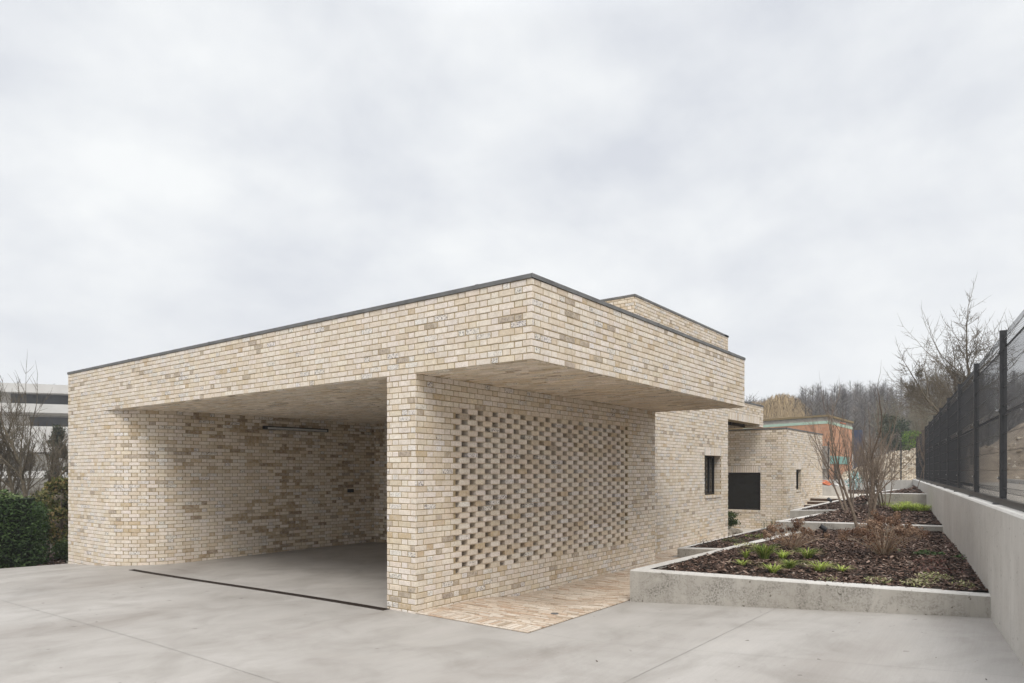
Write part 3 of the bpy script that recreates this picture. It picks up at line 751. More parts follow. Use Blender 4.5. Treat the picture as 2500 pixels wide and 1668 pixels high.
def bed(name, A, B, C, D, zf, nx, ny, dens, size, label):
    "A-B near edge, D-C far edge"
    r = random.Random(len(label)); mb = MB(); ix = []
    for i in range(nx + 1):
        row = []
        for j in range(ny + 1):
            p = lerp2(lerp2(A, B, j / ny), lerp2(D, C, j / ny), i / nx)
            z = zf(*p) + .022 * noise.noise(Vector((p[0] * 4, p[1] * 4, 0))) + .018 * noise.noise(Vector((p[0] * 13, p[1] * 13, 5)))
            mb.v.append((p[0], p[1], z)); row.append(len(mb.v) - 1)
        ix.append(row)
    for i in range(nx):
        for j in range(ny):
            mb.f.append((ix[i][j], ix[i][j + 1], ix[i + 1][j + 1], ix[i + 1][j])); mb.c.append(None); mb.m.append(0)
    area = abs((A[0] - C[0]) * (B[1] - D[1]) - (B[0] - D[0]) * (A[1] - C[1])) / 2
    for k in range(int(area * dens)):
        i = r.random(); j = r.random(); p = lerp2(lerp2(A, B, j), lerp2(D, C, j), i)
        z = zf(*p) + .022 * noise.noise(Vector((p[0] * 4, p[1] * 4, 0))) + .018 * noise.noise(Vector((p[0] * 13, p[1] * 13, 5)))
        chip(mb, r, p[0], p[1], z, size * r.uniform(.6, 1.4), .022)
    return tag(mb.build(name, [M['mulch_base'], M['tint']]), label, 'mulch', kind='stuff')
def z1(x, y):
    wv, q = toW(x, y); return .405 + .06 * sstep(9.2, 12, wv) + .02 * sstep(2.6, 1, q) + .03 * sstep(0.2, -.9, q)
def z2(x, y):
    wv, q = toW(x, y); return .625 + .09 * sstep(16.9, 24, wv) + (.04 * sstep(.2, -.9, q))
B1 = bed('bark_mulch', xy(W(9.2, QW + .0)), (8.66, 4.23), (16.5, 3.72), xy(W(16.85, QW)), z1, 130, 60, 1300, .05, 'dark bark mulch in the nearest planter')
bed('bark_mulch', xy(W(16.95, QW)), (16.3, 4.48), (24.0, 4.2), xy(W(24.1, QW)), z2, 90, 50, 420, .07, 'dark bark mulch in the second planter')
bed('bark_mulch', (22.0, 4.4), (21.2, 5.48), (26.9, 4.66), (26.9, 3.9), lambda x, y: .62 + .055 * (x - 21.2), 40, 16, 350, .08, 'bark mulch beside the brown steps')
bed('bark_mulch', xy(W(24.2, QW)), (23.95, 3.85), (31.5, 3.5), xy(W(37.9, QW)), lambda x, y: 1.085 + .03 * sstep(24, 30, x), 50, 30, 160, .09, 'bark mulch in the tall rear planter')
bed('bark_mulch', (15.0, 4.6), (14.38, 6.08), (21.9, 6.05), (21.9, 4.55), lambda x, y: .08 + .03 * sstep(14.3, 17, x), 70, 16, 420, .06, 'bark mulch in the low bed along the house')
bed('bark_mulch', (31, 3.6), (28.1, 5.5), (37.0, 8.2), (38.2, 4.0), lambda x, y: .75 + .012 * (x - 28), 30, 20, 60, .1, 'bark mulch sloping behind the rear planter')
bed('leaf_litter', (4.9, 17.5), (6.2, 16.94), (7.4, 21), (4.0, 21), lambda x, y: -.42 - .0 * x, 20, 20, 500, .07, 'brown leaf litter beside the left corner of the house')

# wind-blown bits on the concrete and on the planter rims
mb = MB(); r = random.Random(15)
for k in range(150):
    if k % 5 < 3 and k < 125: continue
    if k < 80: x, y = r.uniform(1.5, 6.0), r.uniform(-.2, 15); zq = G(x, y)
    elif k < 125: wv, q = r.uniform(5.5, 9.0), r.uniform(-.9, 3.2); p = W(wv, q); x, y = p.x, p.y; zq = G(x, y)
    else: p = W(9.1 + r.uniform(0, .12), r.uniform(-.9, 2.9)); x, y = p.x, p.y; zq = .444
    a = r.uniform(0, 6.28); l = r.uniform(.006, .018); t = Vector((math.cos(a), math.sin(a), r.uniform(0, .3))) * l; u = Vector((-math.sin(a), math.cos(a), r.uniform(-.2, .2))) * l * r.uniform(.25, .5); c = Vector((x, y, zq + .005))
    mb.face([c - t - u * .3, c + u, c + t, c - u], r.choice([(.07, .05, .035), (.12, .085, .05), (.05, .04, .035), (.2, .15, .1)]))
tag(mb.build('fallen_leaves', M['tint']), 'small dark leaf scraps scattered over the concrete', 'leaf litter', kind='stuff')
# ------------------------------------------------------------------ plants
def blades(mb, r, c, n, h, spread, w_, cols, droop=1.0, zf=None):
    for k in range(n):
        a = r.uniform(0, 6.283); rr = spread * .25 * r.random(); d_ = Vector((math.cos(a), math.sin(a), 0))
        s_ = Vector((-d_.y, d_.x, 0)); hh = h * r.uniform(.6, 1.15); sp = spread * r.uniform(.4, 1.0)
        base = Vector(c) + d_ * rr; pts = []
        for t in (0, .35, .7, 1.0):
            pts.append(base + d_ * sp * t * t * .9 + d_ * sp * t * .15 + Vector((0, 0, hh * 1.2 * (t - droop * .42 * t * t * t))))
        ws = (w_ * .8, w_, w_ * .7, w_ * .12); col = r.choice(cols); kk = r.uniform(.75, 1.25); col = tuple(q * kk for q in col)
        for i in range(3):
            mb.face([pts[i] - s_ * ws[i] / 2, pts[i] + s_ * ws[i] / 2, pts[i + 1] + s_ * ws[i + 1] / 2, pts[i + 1] - s_ * ws[i + 1] / 2], col)
GREEN = [(.20, .27, .045), (.15, .22, .035), (.32, .38, .08), (.40, .40, .13), (.10, .16, .03)]
LIME = [(.42, .50, .10), (.34, .44, .07), (.52, .54, .19), (.25, .33, .06)]
tufts = [(10.58, 3.21, .30, 190, .30, GREEN, 'largest green grass tuft in the nearest planter'),
         (10.75, 2.98, .17, 60, .22, LIME, 'yellow-green tuft tucked right behind the largest tuft'),
         (10.61, 3.49, .17, 45, .15, LIME, 'small upright tuft left of the largest grass tuft'),
         (9.86, 3.30, .11, 40, .20, LIME, 'flat pale tuft below the small upright tuft'),
         (9.45, 2.74, .16, 75, .22, LIME, 'bright tuft closest to the planter front edge'),
         (9.95, 2.66, .16, 80, .22, GREEN, 'mid-green tuft just behind the bright front tuft'),
         (11.0, 2.68, .20, 120, .26, GREEN, 'dark green rounded tuft in front of the left hydrangea'),
         (9.90, 2.26, .17, 85, .26, LIME, 'spreading lime tuft standing alone in the mulch'),
         (10.05, 2.02, .10, 40, .20, LIME, 'low lime tuft touching the spreading lime tuft')]
def tuft(name, x, y, z, h, n, sp, cols, label, group):
    r = random.Random(int(x * 991 + y * 77)); mb = MB(); blades(mb, r, (0, 0, 0), n, h, sp, .011, cols)
    o = mb.build(name, M['leaf']); o.location = (x, y, z); return tag(o, label, 'grass tuft', group)
for (x, y, h, n, sp, cols, lb) in tufts: tuft('grass_tuft', x, y, z1(x, y), h, n, sp, cols, lb, 'grass tufts in the nearest planter')
back = [((21.3, 2.85), 'leftmost lime grass clump by the retaining wall in the second planter'), ((21.9, 2.72), 'lime grass clump furthest back of the four by the retaining wall'), ((21.25, 2.45), 'lime grass clump in the middle of the four by the retaining wall'), ((20.95, 2.22), 'lime grass clump touching the retaining wall')]
for (p, lb) in back: tuft('grass_clump', p[0], p[1], z2(*p), .27, 150, .50, LIME, lb, 'lime grass clumps in the second planter')
for (p, lb) in (((23.7, 3.55), 'low grass clump left at the foot of the tall rear planter'), ((23.6, 2.95), 'low grass clump at the middle foot of the tall rear planter')): tuft('grass_clump', p[0], p[1], z2(*p), .2, 100, .4, LIME, lb, 'low grass clumps below the rear planter')
# prostrate leafy plants near the front rim
def rosette(x, y, z, rad, h, cols, n, label, name='low_plant', leaf=.03):
    r = random.Random(int(x * 513 + y * 97)); mb = MB()
    for k in range(n):
        a = r.uniform(0, 6.283); rr = rad * math.sqrt(r.random()); c = Vector((math.cos(a) * rr, math.sin(a) * rr * .8, r.uniform(0, h) * (1 - rr / rad * .6)))
        t = Vector((r.uniform(-1, 1), r.uniform(-1, 1), r.uniform(-.2, .7))).normalized(); s_ = t.cross(Vector((r.uniform(-.4, .4), r.uniform(-.4, .4), 1))).normalized(); l = leaf * r.uniform(.6, 1.3)
        col = r.choice(cols); kk = r.uniform(.7, 1.2); col = tuple(q * kk for q in col)
        mb.face([c, c + t * l * .5 + s_ * l * .3, c + t * l, c + t * l * .5 - s_ * l * .3], col)
    o = mb.build(name, M['leaf']); o.location = (x, y, z); return tag(o, label, 'plant', 'low ground plants in the mulch')
PALE = [(.42, .40, .20), (.36, .36, .16), (.48, .44, .28), (.25, .28, .10)]
RED = [(.13, .05, .04), (.18, .08, .06), (.10, .05, .04), (.2, .12, .09)]
DG = [(.05, .10, .03), (.07, .13, .04), (.10, .15, .05)]
for (x, y, rd, cols, n, lb, lf) in [(9.41, 1.49, .22, PALE, 160, 'pale cream-leaved low plant nearest the middle of the front rim', .035), (9.45, 1.05, .25, PALE, 190, 'pale low plant on the rim side below the reddish plant', .035),
        (9.95, .93, .25, PALE, 200, 'pale cream low plant right of the pale rim plant, near the right wall', .035), (9.5, .62, .16, PALE, 110, 'small pale plant closest to the retaining wall', .03), (9.15, 2.0, .13, PALE, 60, 'tiny pale plant left of the middle of the front rim', .03),
        (12.2, 3.95, .3, PALE, 150, 'straw-coloured low plant beside the left rim of the nearest planter', .04),
        (11.2, 1.11, .3, RED, 150, 'dark red ground plant right of the big hydrangea', .04), (10.5, .95, .38, RED, 190, 'wide reddish brown ground plant in front of the right wall', .04), (13.6, .85, .4, RED, 150, 'reddish plant at the back right by the retaining wall', .05),
        (12.2, 1.22, .28, DG, 190, 'dark green leafy plant near the retaining wall', .05), (12.5, 1.75, .16, DG, 70, 'small green seedling plant beside the big hydrangea', .04), (11.9, .72, .2, DG, 90, 'dark green plant hard against the retaining wall', .045)]:
    rosette(x, y, z1(x, y), rd, .08, cols, n, lb, leaf=lf)
rosette(16.2, 5.6, .1, .35, .14, DG + [(.2, .22, .06)], 300, 'dark creeping herb at the near end of the low bed', leaf=.03)
rosette(15.2, 5.85, .1, .28, .2, [(.05, .05, .04), (.07, .06, .05)], 200, 'blackish creeping plant at the corner of the low bed', leaf=.03)
rosette(17.6, 5.5, .1, .4, .12, GREEN, 240, 'green creeping plant in the middle of the low bed', leaf=.035)

# hydrangeas with dried brown heads
def hydrangea(x, y, z, h, sp, n, nheads, label, seed):
    r = random.Random(seed); root = thing('hydrangea', label, 'shrub', (x, y, z), 'dried hydrangeas in the nearest planter')
    stems = MB(); ends = []
    for k in range(n):
        a = r.uniform(0, 6.283); d_ = Vector((math.cos(a), math.sin(a), 0)); s_ = sp * r.uniform(.25, 1); hh = h * (1.05 - .55 * s_ / sp) * r.uniform(.75, 1.1)
        p0 = Vector((x, y, z)) + d_ * .05 * r.random(); p3 = Vector((x, y, z)) + d_ * s_ + Vector((0, 0, hh)); p1 = p0.lerp(p3, .35) + Vector((0, 0, .05)); p2 = p0.lerp(p3, .7) + Vector((r.uniform(-.02, .02), r.uniform(-.02, .02), .05))
        col = r.choice([(.38, .29, .21), (.30, .21, .15), (.45, .36, .27)]); stems.tube([p0, p1, p2, p3], [.0045, .0038, .003, .002], 4, col)
        ends.append(p3)
        if r.random() < .5:
            q = p2 + Vector((r.uniform(-.12, .12), r.uniform(-.12, .12), r.uniform(.05, .15))); stems.tube([p2, q], [.0025, .0018], 3, col); ends.append(q)
    stems.build('stems', M['twig'], root)
    r.shuffle(ends); heads = MB()
    for c in ends[:nheads]:
        rad = r.uniform(.045, .085); base = r.choice([(.25, .155, .10), (.19, .115, .075), (.34, .235, .165), (.14, .08, .055)])
        for k in range(110):
            v = Vector((r.gauss(0, 1), r.gauss(0, 1), r.gauss(0, .8))).normalized(); p = c + v * rad * r.uniform(.7, 1.05); t = v.orthogonal().normalized(); t.rotate(Matrix.Rotation(r.uniform(0, 6.28), 3, v)); s_ = (v.cross(t) + v * r.uniform(-.5, .5)).normalized(); l = r.uniform(.014, .026)
            kk = r.uniform(.6, 1.35); heads.face([p - t * l * .5, p + s_ * l * .5, p + t * l * .5, p - s_ * l * .5], tuple(q * kk for q in base))
    heads.build('dried_flower_heads', M['dry'], root)
    lv = MB()
    for c in ends[:int(len(ends) * .8)]:
        for k in range(5):
            p = c.lerp(Vector((x, y, z)), r.uniform(.05, .75)); t = Vector((r.uniform(-1, 1), r.uniform(-1, 1), r.uniform(-1, .2))).normalized(); s_ = t.orthogonal().normalized(); l = r.uniform(.025, .05)
            lv.face([p, p + t * l * .5 + s_ * l * .25, p + t * l, p + t * l * .5 - s_ * l * .25], r.choice([(.20, .11, .06), (.30, .19, .11), (.13, .07, .045)]))
    lv.build('withered_leaves', M['dry'], root)
hydrangea(12.04, 3.18, .46, .50, .62, 62, 24, 'left dried hydrangea with a fan of pale bare stems and few heads', 3)
hydrangea(11.95, 1.80, .46, .70, .62, 80, 62, 'right dried hydrangea, denser and taller with many brown heads', 8)

# trees and shrubs by recursive growth
def grow(mb, r, p, d_, L_, rad, lvl, spec, cols=None, tips=None):
    seg = spec['seg'][min(lvl, len(spec['seg']) - 1)]; pts = [p]; rads = [rad]; dd = d_.copy()
    endr = rad * spec.get('taper', .55) if lvl < spec['lv'] else rad * .25
    for i in range(seg):
        dd = (dd + Vector((r.gauss(0, 1), r.gauss(0, 1), r.gauss(0, 1))) * spec['wob'] + Vector((0, 0, spec['up'])) * (1 if lvl else .3)).normalized()
        p = p + dd * (L_ / seg); pts.append(p); rads.append(rad + (endr - rad) * (i + 1) / seg)
    col = cols(r, lvl) if cols else None
    mb.tube(pts, rads, 6 if lvl == 0 else (5 if lvl == 1 else 3), col, cap=False)
    if lvl >= spec['lv']:
        if tips is not None: tips.append((pts[-1], dd))
        return
    nb = spec['nb'][min(lvl, len(spec['nb']) - 1)]
    for k in range(nb):
        t = spec['from'] + (1 - spec['from']) * (k + r.random()) / nb; i = min(seg - 1, int(t * seg)); q = pts[i].lerp(pts[i + 1], t * seg - i)
        td = (pts[i + 1] - pts[i]).normalized(); ax = td.orthogonal().normalized(); ax.rotate(Matrix.Rotation(r.uniform(0, 6.283) , 3, td))
        nd = td.copy(); nd.rotate(Matrix.Rotation(R(r.uniform(*spec['ang'])), 3, ax))
        rr = (rads[i] + (rads[i + 1] - rads[i]) * (t * seg - i))
        grow(mb, r, q, nd, L_ * r.uniform(*spec['len']) * (1.15 - .5 * t), max(rr * spec['thin'], spec['rmin']), lvl + 1, spec, cols, tips)
    grow(mb, r, pts[-1], dd, L_ * .75, max(endr, spec['rmin']), lvl + 1, spec, cols, tips)
def tree(name, label, cat, base, stems, spec, mats, seed, group=None, cols=None, crown='branches'):
    r = random.Random(seed); root = thing(name, label, cat, base, group)
    tr = MB(); br = MB()
    for (off, dr, L_, rad) in stems:
        p = Vector(base) + Vector(off); dd = Vector(dr).normalized(); pts = [p - dd * .1]; rads = [rad * 1.15]; seg = 5; d2 = dd.copy()
        for i in range(seg):
            d2 = (d2 + Vector((r.gauss(0, 1), r.gauss(0, 1), 0)) * spec['wob'] * .5).normalized(); p = p + d2 * (L_ / seg); pts.append(p); rads.append(rad * (1 - .35 * (i + 1) / seg))
            if i >= spec.get('tfrom', 2):
                for k in range(spec.get('tb', 2)):
                    ax = d2.orthogonal().normalized(); ax.rotate(Matrix.Rotation(r.uniform(0, 6.283), 3, d2)); nd = d2.copy(); nd.rotate(Matrix.Rotation(R(r.uniform(*spec['ang'])), 3, ax))
                    grow(br, r, p, nd, L_ * spec.get('l1', .6) * r.uniform(.7, 1.1), rads[-1] * spec['thin'], 1, spec, cols)
        tr.tube(pts, rads, 8, cols(r, 0) if cols else None, cap=False)
        grow(br, r, pts[-1], d2, L_ * spec.get('l1', .6), rads[-1], 0, spec, cols)
    tr.build('trunk', mats, root, smooth=True); br.build(crown, mats, root)
    return root
# big bare trees beyond the fence
big = dict(seg=[5, 5, 4, 3, 2], lv=4, nb=[6, 5, 5, 3], wob=.075, up=.045, ang=(32, 66), len=(.45, .70), thin=.50, rmin=.0095, **{'from': .2}, tfrom=2, tb=4, l1=.44)
tree('bare_tree', 'tall bare tree with mossy trunk standing beyond the fence', 'tree', P(2374, 1130, 36), [((0, 0, 0), (0, 0.01, 1), 4.35, .10)], big, M['bark_moss'], 11, 'bare trees beyond the fence')
tree('bare_tree', 'shorter bare tree just left of the tall one beyond the fence', 'tree', P(2343, 1120, 37), [((0, 0, 0), (-.02, .04, 1), 3.1, .075)], dict(big, l1=.48), M['bark_moss'], 12, 'bare trees beyond the fence')
tree('bare_tree', 'leaning bare tree reaching left beside the tall fence tree', 'tree', P(2350, 1060, 34), [((0, 0, 0), (-.35, 1.0, .95), 2.4, .075)], dict(big, l1=.5, up=.05), M['bark_moss'], 5, 'bare trees beyond the fence')
# multi-stem shrubs in the planters
ms = dict(seg=[5, 4, 3], lv=3, nb=[3, 3, 2], wob=.075, up=.10, ang=(16, 38), len=(.45, .75), thin=.55, rmin=.0035, **{'from': .15}, tfrom=2, tb=1, l1=.75)
def fan(r, n, h, rad, sp=.35, off=.12): return [((r.uniform(-off, off), r.uniform(-off, off), 0), (r.uniform(-sp, sp), r.uniform(-sp, sp), 1), h * r.uniform(.75, 1.1), rad * r.uniform(.7, 1.1)) for _ in range(n)]
rr = random.Random(4)
tree('multi_stem_tree', 'young bare multi-stem tree rising behind the right hydrangea', 'tree', (15.24, 2.72, .45), [((0, 0, 0), (.02, .20, 1), 1.2, .034), ((.1, -.12, 0), (.02, -.05, 1), 1.25, .038), ((-.05, -.2, 0), (0, -.10, 1), .9, .028)], dict(ms, lv=3, l1=.72, wob=.11), M['bark_pale'], 21, 'bare multi-stem shrubs in the planters')
tree('multi_stem_tree', 'bare multi-stem tree left in the second planter', 'tree', (20.9, 4.0, .66), [((0, .12, 0), (.1, .42, 1), 1.15, .03), ((0, .05, 0), (.2, .30, 1), 1.3, .035), ((.05, -.05, 0), (0, .08, 1), 1.1, .03)] + fan(rr, 1, 1.0, .026, .3), dict(ms, lv=3, l1=.8, wob=.11), M['bark_pale'], 22, 'bare multi-stem shrubs in the planters')
tree('multi_stem_tree', 'broad twiggy multi-stem shrub at the centre of the second planter', 'tree', (21.6, 3.55, .68), fan(rr, 8, .95, .026, .42), dict(ms, lv=3, wob=.11), M['bark_pale'], 23, 'bare multi-stem shrubs in the planters')
tree('multi_stem_tree', 'twiggy shrub just in front of the tall rear planter', 'tree', (22.9, 3.45, .70), fan(rr, 7, .85, .02, .45), dict(ms, lv=3, wob=.11), M['bark_pale'], 24, 'bare multi-stem shrubs in the planters')
thin = dict(ms, lv=2, nb=[4, 3], rmin=.004, ang=(12, 30))
for i, (p, lb) in enumerate([((29.5, 3.1, 1.1), 'thin whippy shrub at the left of the rear planter'), ((31.5, 2.6, 1.1), 'thin whippy shrub at the middle of the rear planter'), ((30.3, 1.9, 1.1), 'thin whippy shrub at the right of the rear planter'), ((28.6, 4.9, .85), 'wispy shrub in front of the stained low wall')]):
    tree('whippy_shrub', lb, 'shrub', p, fan(rr, 9, 1.1, .013, .3, .3), thin, M['bark_pale'], 30 + i, 'whippy shrubs behind the rear planter')
tree('bare_sapling', 'tiny dark leafless sapling against the tall rear planter wall', 'sapling', (23.5, 1.55, .74), [((0, 0, 0), (.05, .08, 1), .45, .008)], dict(ms, lv=1, nb=[5], rmin=.004), M['bark'], 41)

# bonsai pine, rock and upright herbs in the courtyard
def leafball(mb, r, c, rx, ry, rz, n, leaf, cols, up=.3):
    for k in range(n):
        v = Vector((r.gauss(0, 1), r.gauss(0, 1), r.gauss(0, 1))).normalized() * (r.random() ** .45)
        p = Vector(c) + Vector((v.x * rx, v.y * ry, v.z * rz)); t = Vector((r.gauss(0, 1), r.gauss(0, 1), r.gauss(up, 1))).normalized(); s_ = t.orthogonal().normalized(); s_.rotate(Matrix.Rotation(r.uniform(0, 6.28), 3, t)); l = leaf * r.uniform(.6, 1.4)
        col = r.choice(cols); kk = r.uniform(.6, 1.3); mb.face([p, p + t * l * .5 + s_ * l * .28, p + t * l, p + t * l * .5 - s_ * l * .28], tuple(q * kk for q in col))
root = thing('cloud_pine', 'small dark green cloud-pruned pine behind the wall corner', 'tree', (19.5, 7.3, -.1)); r = random.Random(5)
mb = MB(); mb.tube([(19.5, 7.35, -.1), (19.55, 7.3, .3), (19.45, 7.25, .6)], [.05, .04, .025], 6); mb.tube([(19.52, 7.3, .3), (19.6, 7.0, .5)], [.025, .015], 5); mb.build('trunk', M['bark'], root)
mb = MB()
for c in [((19.55, 7.0, .52), .38), ((19.5, 7.3, .75), .4), ((19.7, 6.95, .3), .3), ((19.45, 7.1, .12), .28)]: leafball(mb, r, c[0], c[1], c[1], .11, 900, .05, [(.03, .06, .015), (.05, .085, .02), (.08, .11, .03)])
mb.build('crown', M['leaf'], root)
def rock(name, c, s, seed, label, group=None):
    mb = MB(); import bmesh
    bm = bmesh.new(); bmesh.ops.create_icosphere(bm, subdivisions=4, radius=1)
    for v in bm.verts:
        p = v.co.copy(); q = p + Vector((seed * 3.1, 0, 0)); k = 1 + .35 * noise.noise(q * 1.3) + .22 * noise.noise(q * 3) + .1 * noise.noise(q * 8)
        v.co = Vector((p.x * s[0], p.y * s[1], p.z * s[2])) * k
    me = bpy.data.meshes.new(name); bm.to_mesh(me); bm.free(); me.materials.append(M['rock']); o = bpy.data.objects.new(name, me); COL.objects.link(o); o.location = c
    return tag(o, label, 'rock', group)
rock('boulder', (19.45, 7.0, -.02), (.34, .34, .22), 1, 'pitted grey boulder beside the wall corner in the courtyard', 'courtyard boulders')
rock('boulder', (19.9, 6.85, -.04), (.22, .2, .14), 2, 'smaller pitted boulder right of the larger courtyard boulder', 'courtyard boulders')
for i, (x, y) in enumerate([(20.1, 6.05), (20.5, 5.98), (21.0, 6.0), (21.3, 5.75)]):
    r = random.Random(50 + i); mb = MB()
    for k in range(8):
        a = Vector((x + r.uniform(-.1, .1), y + r.uniform(-.1, .1), .1)); h = r.uniform(.2, .34)
        for j in range(45):
            t = j / 45; p = a + Vector((0, 0, h * t)); v = Vector((r.gauss(0, 1), r.gauss(0, 1), .5)).normalized(); s_ = v.orthogonal().normalized(); mb.face([p - s_ * .004, p + v * .03, p + s_ * .004], r.choice([(.09, .11, .05), (.12, .13, .07), (.06, .08, .04)]))
    tag(mb.build('rosemary_plant', M['leaf']), ['leftmost upright rosemary in the low bed', 'second upright rosemary from the left in the low bed', 'third upright rosemary from the left in the low bed', 'rightmost upright rosemary, against the second planter'][i], 'herb', 'upright rosemary plants')

# garden spotlights
def spot(p, d_, label):
    root = thing('garden_spotlight', label, 'spotlight', p, 'garden spotlights'); p = Vector(p); d_ = Vector(d_).normalized()
    mb = MB(); mb.tube([p + Vector((0, 0, -.05)), p + Vector((0, 0, .14))], .008, 6); mb.build('stake', M['black'], root)
    c = p + Vector((0, 0, .17)); mb = MB(); mb.tube([c - d_ * .07, c - d_ * .06, c + d_ * .07, c + d_ * .08], [.03, .047, .052, .056], 18); mb.build('lamp_head', M['fence'], root)
    mb = MB(); mb.tube([c + d_ * .0805, c + d_ * .083], .045, 18); mb.build('lens', M['glass'], root)
spot((15.0, 3.35, .46), (-.2, .7, .5), 'black garden spotlight right of the left hydrangea')
spot((23.0, 4.95, .72), (.3, .8, .5), 'black garden spotlight in the planter beside the steps')

# ------------------------------------------------------------------ mesh fence
fence = thing('mesh_fence', 'tall black welded mesh fence standing on the retaining wall', 'fence', W(9.5, -1.1, WT_))
FP = 2.72; FQ = -1.125; FH = 1.93
zz = [(0, 0), (.03, .0), (.05, .028), (.07, .0), (.62, 0)]
def wire_profile():
    pr = [(0.04, 0)]
    for zc in (.13, 1.06, 1.80): pr += [(zc - .06, 0), (zc, .032), (zc + .06, 0)]
    return pr + [(1.93, 0)]
pr = wire_profile()
def fpanel():
    mb = MB(); n = 54
    for i in range(n):
        wv = .03 + i * (FP - .06) / (n - 1); mb.tube([W(wv, -a, z) for z, a in pr], .0026, 4, cap=False)
    def off(z):
        for (a, b) in zip(pr[:-1], pr[1:]):
            if a[0] <= z <= b[0]: return a[1] + (b[1] - a[1]) * (z - a[0]) / (b[0] - a[0] + 1e-9)
        return 0
    for z in (.07, .13, .19, .39, .60, .80, 1.0, 1.06, 1.12, 1.32, 1.53, 1.74, 1.80, 1.86):
        mb.tube([W(0, -off(z) + .004, z), W(FP, -off(z) + .004, z)], .0032, 4)
    return mb
pm = fpanel(); base_panel = None
pb = MB()
pb.wbox(-.025, .025, -.03, .035, .0, FH + .03); pb.wbox(-.027, .027, -.033, .038, FH + .03, FH + .04)
kb = MB(); kb.wbox(-.06, .06, -.09, .10, 0.0, .008)
for q in (-.075, .085):
    for e_ in (-.045, .045): kb.tube([W(e_, q, .006), W(e_, q, .02)], .009, 6, mi=1)
cb = MB(); cb.wbox(-.045, .045, .0355, .045, -.018, .018); cb.tube([W(.0, .044, 0), W(.0, .060, 0)], .009, 8, mi=1)
src = {}
def inst(key, bm, name, mats, parent, loc):
    if key in src: o = src[key].copy(); COL.objects.link(o)
    else: o = src[key] = bm.build(name, mats)
    o.parent = parent; o.matrix_parent_inverse = Matrix(); o.location = loc; return o
for k in range(-2, 11):
    rel = W(9.50 + FP * k - 0.03, FQ, WT_) - fence.location
    inst('pa', pm, 'mesh_panel', M['fence'], fence, rel)
    po = inst('po', pb, 'fence_post', M['fence'], fence, rel)
    inst('ba', kb, 'base_plate', [M['fence'], M['galv']], po, (0, 0, 0))
    for z in (.3, 1.06, 1.72): inst('cl', cb, 'clamp', [M['fence'], M['galv']], po, (0, 0, z))
mbx = MB(); mbx.wbox(3.9, 37, FQ + .045, FQ + .052, WT_ + .004, WT_ + .075); mbx.build('kick_strip', M['fence'], fence)
# far cross fence
t_ = thing('mesh_fence', 'distant thin mesh fence on the wall at the end of the garden', 'fence', W(38.1, 2, 1.36))
for q in (-.5, 1.1, 2.7, 4.3):
    mb = MB(); mb.wbox(38.08, 38.14, q, q + .06, 1.36, 3.3); mb.build('fence_post', M['fence'], t_)
mb = MB(); q = -1.0
while q < 4.5:
    mb.tube([W(38.11, q, 1.38), W(38.11, q, 3.2)], .0035, 3, cap=False); q += .1
for z in (1.5, 1.8, 2.1, 2.4, 2.7, 3.0, 3.18): mb.tube([W(38.11, -1.0, z), W(38.11, 4.5, z)], .004, 3)
mb.build('mesh_panel', M['fence'], t_)

# ------------------------------------------------------------------ terrain
def camdir(x, y):
    d_ = x * .7978 + y * .6029; r_ = x * .6029 - y * .7978; return d_, r_
def terrain_z(x, y):
    d_, r_ = camdir(x, y); rad = math.hypot(x, y)
    z = -.75
    tq = toW(x, y)
    if rad > 48: z += 3.0 * sstep(48, 80, rad) * sstep(-.1, .25, math.atan2(r_, d_))
    if rad > 75:
        ang = math.atan2(r_, d_)
        hgt = 10.0 + 4.0 * sstep(.36, .43, ang) + 1.5 * noise.noise(Vector((ang * 7, 1.2, 0))) + 2.0 * sstep(.45, .7, ang)
        if ang < 0: hgt = 22.5
        st = 90 if ang > 0 else 150
        z += hgt * sstep(st, 230, rad)
    z += .35 * noise.noise(Vector((x * .07, y * .07, 0))) * sstep(20, 50, rad)
    if rad < 45: z = min(z, -.75)
    return z
mb = MB(); rads = [0.0, 8, 16, 22, 28, 34, 40, 46, 52, 58, 66, 75, 85, 95, 105, 118, 132, 146, 160, 175, 190, 205, 220, 240, 262, 285]; na = 144; idx = []
for rv in rads:
    row = []
    for k in range(na):
        a = 2 * math.pi * k / na; x = rv * math.cos(a); y = rv * math.sin(a); mb.v.append((x, y, terrain_z(x, y))); row.append(len(mb.v) - 1)
    idx.append(row)
for i in range(len(rads) - 1):
    for k in range(na): mb.f.append((idx[i][k], idx[i + 1][k], idx[i + 1][(k + 1) % na], idx[i][(k + 1) % na])); mb.c.append(None); mb.m.append(0)
M['ground'] = simple('winter_ground', (0.07, 0.062, 0.045), (0.13, 0.115, 0.085), .35, st=.5, dist=.2)
tag(mb.build('terrain', M['ground'], smooth=True), 'wintry brown hillside rising behind the houses', 'hill', kind='structure')
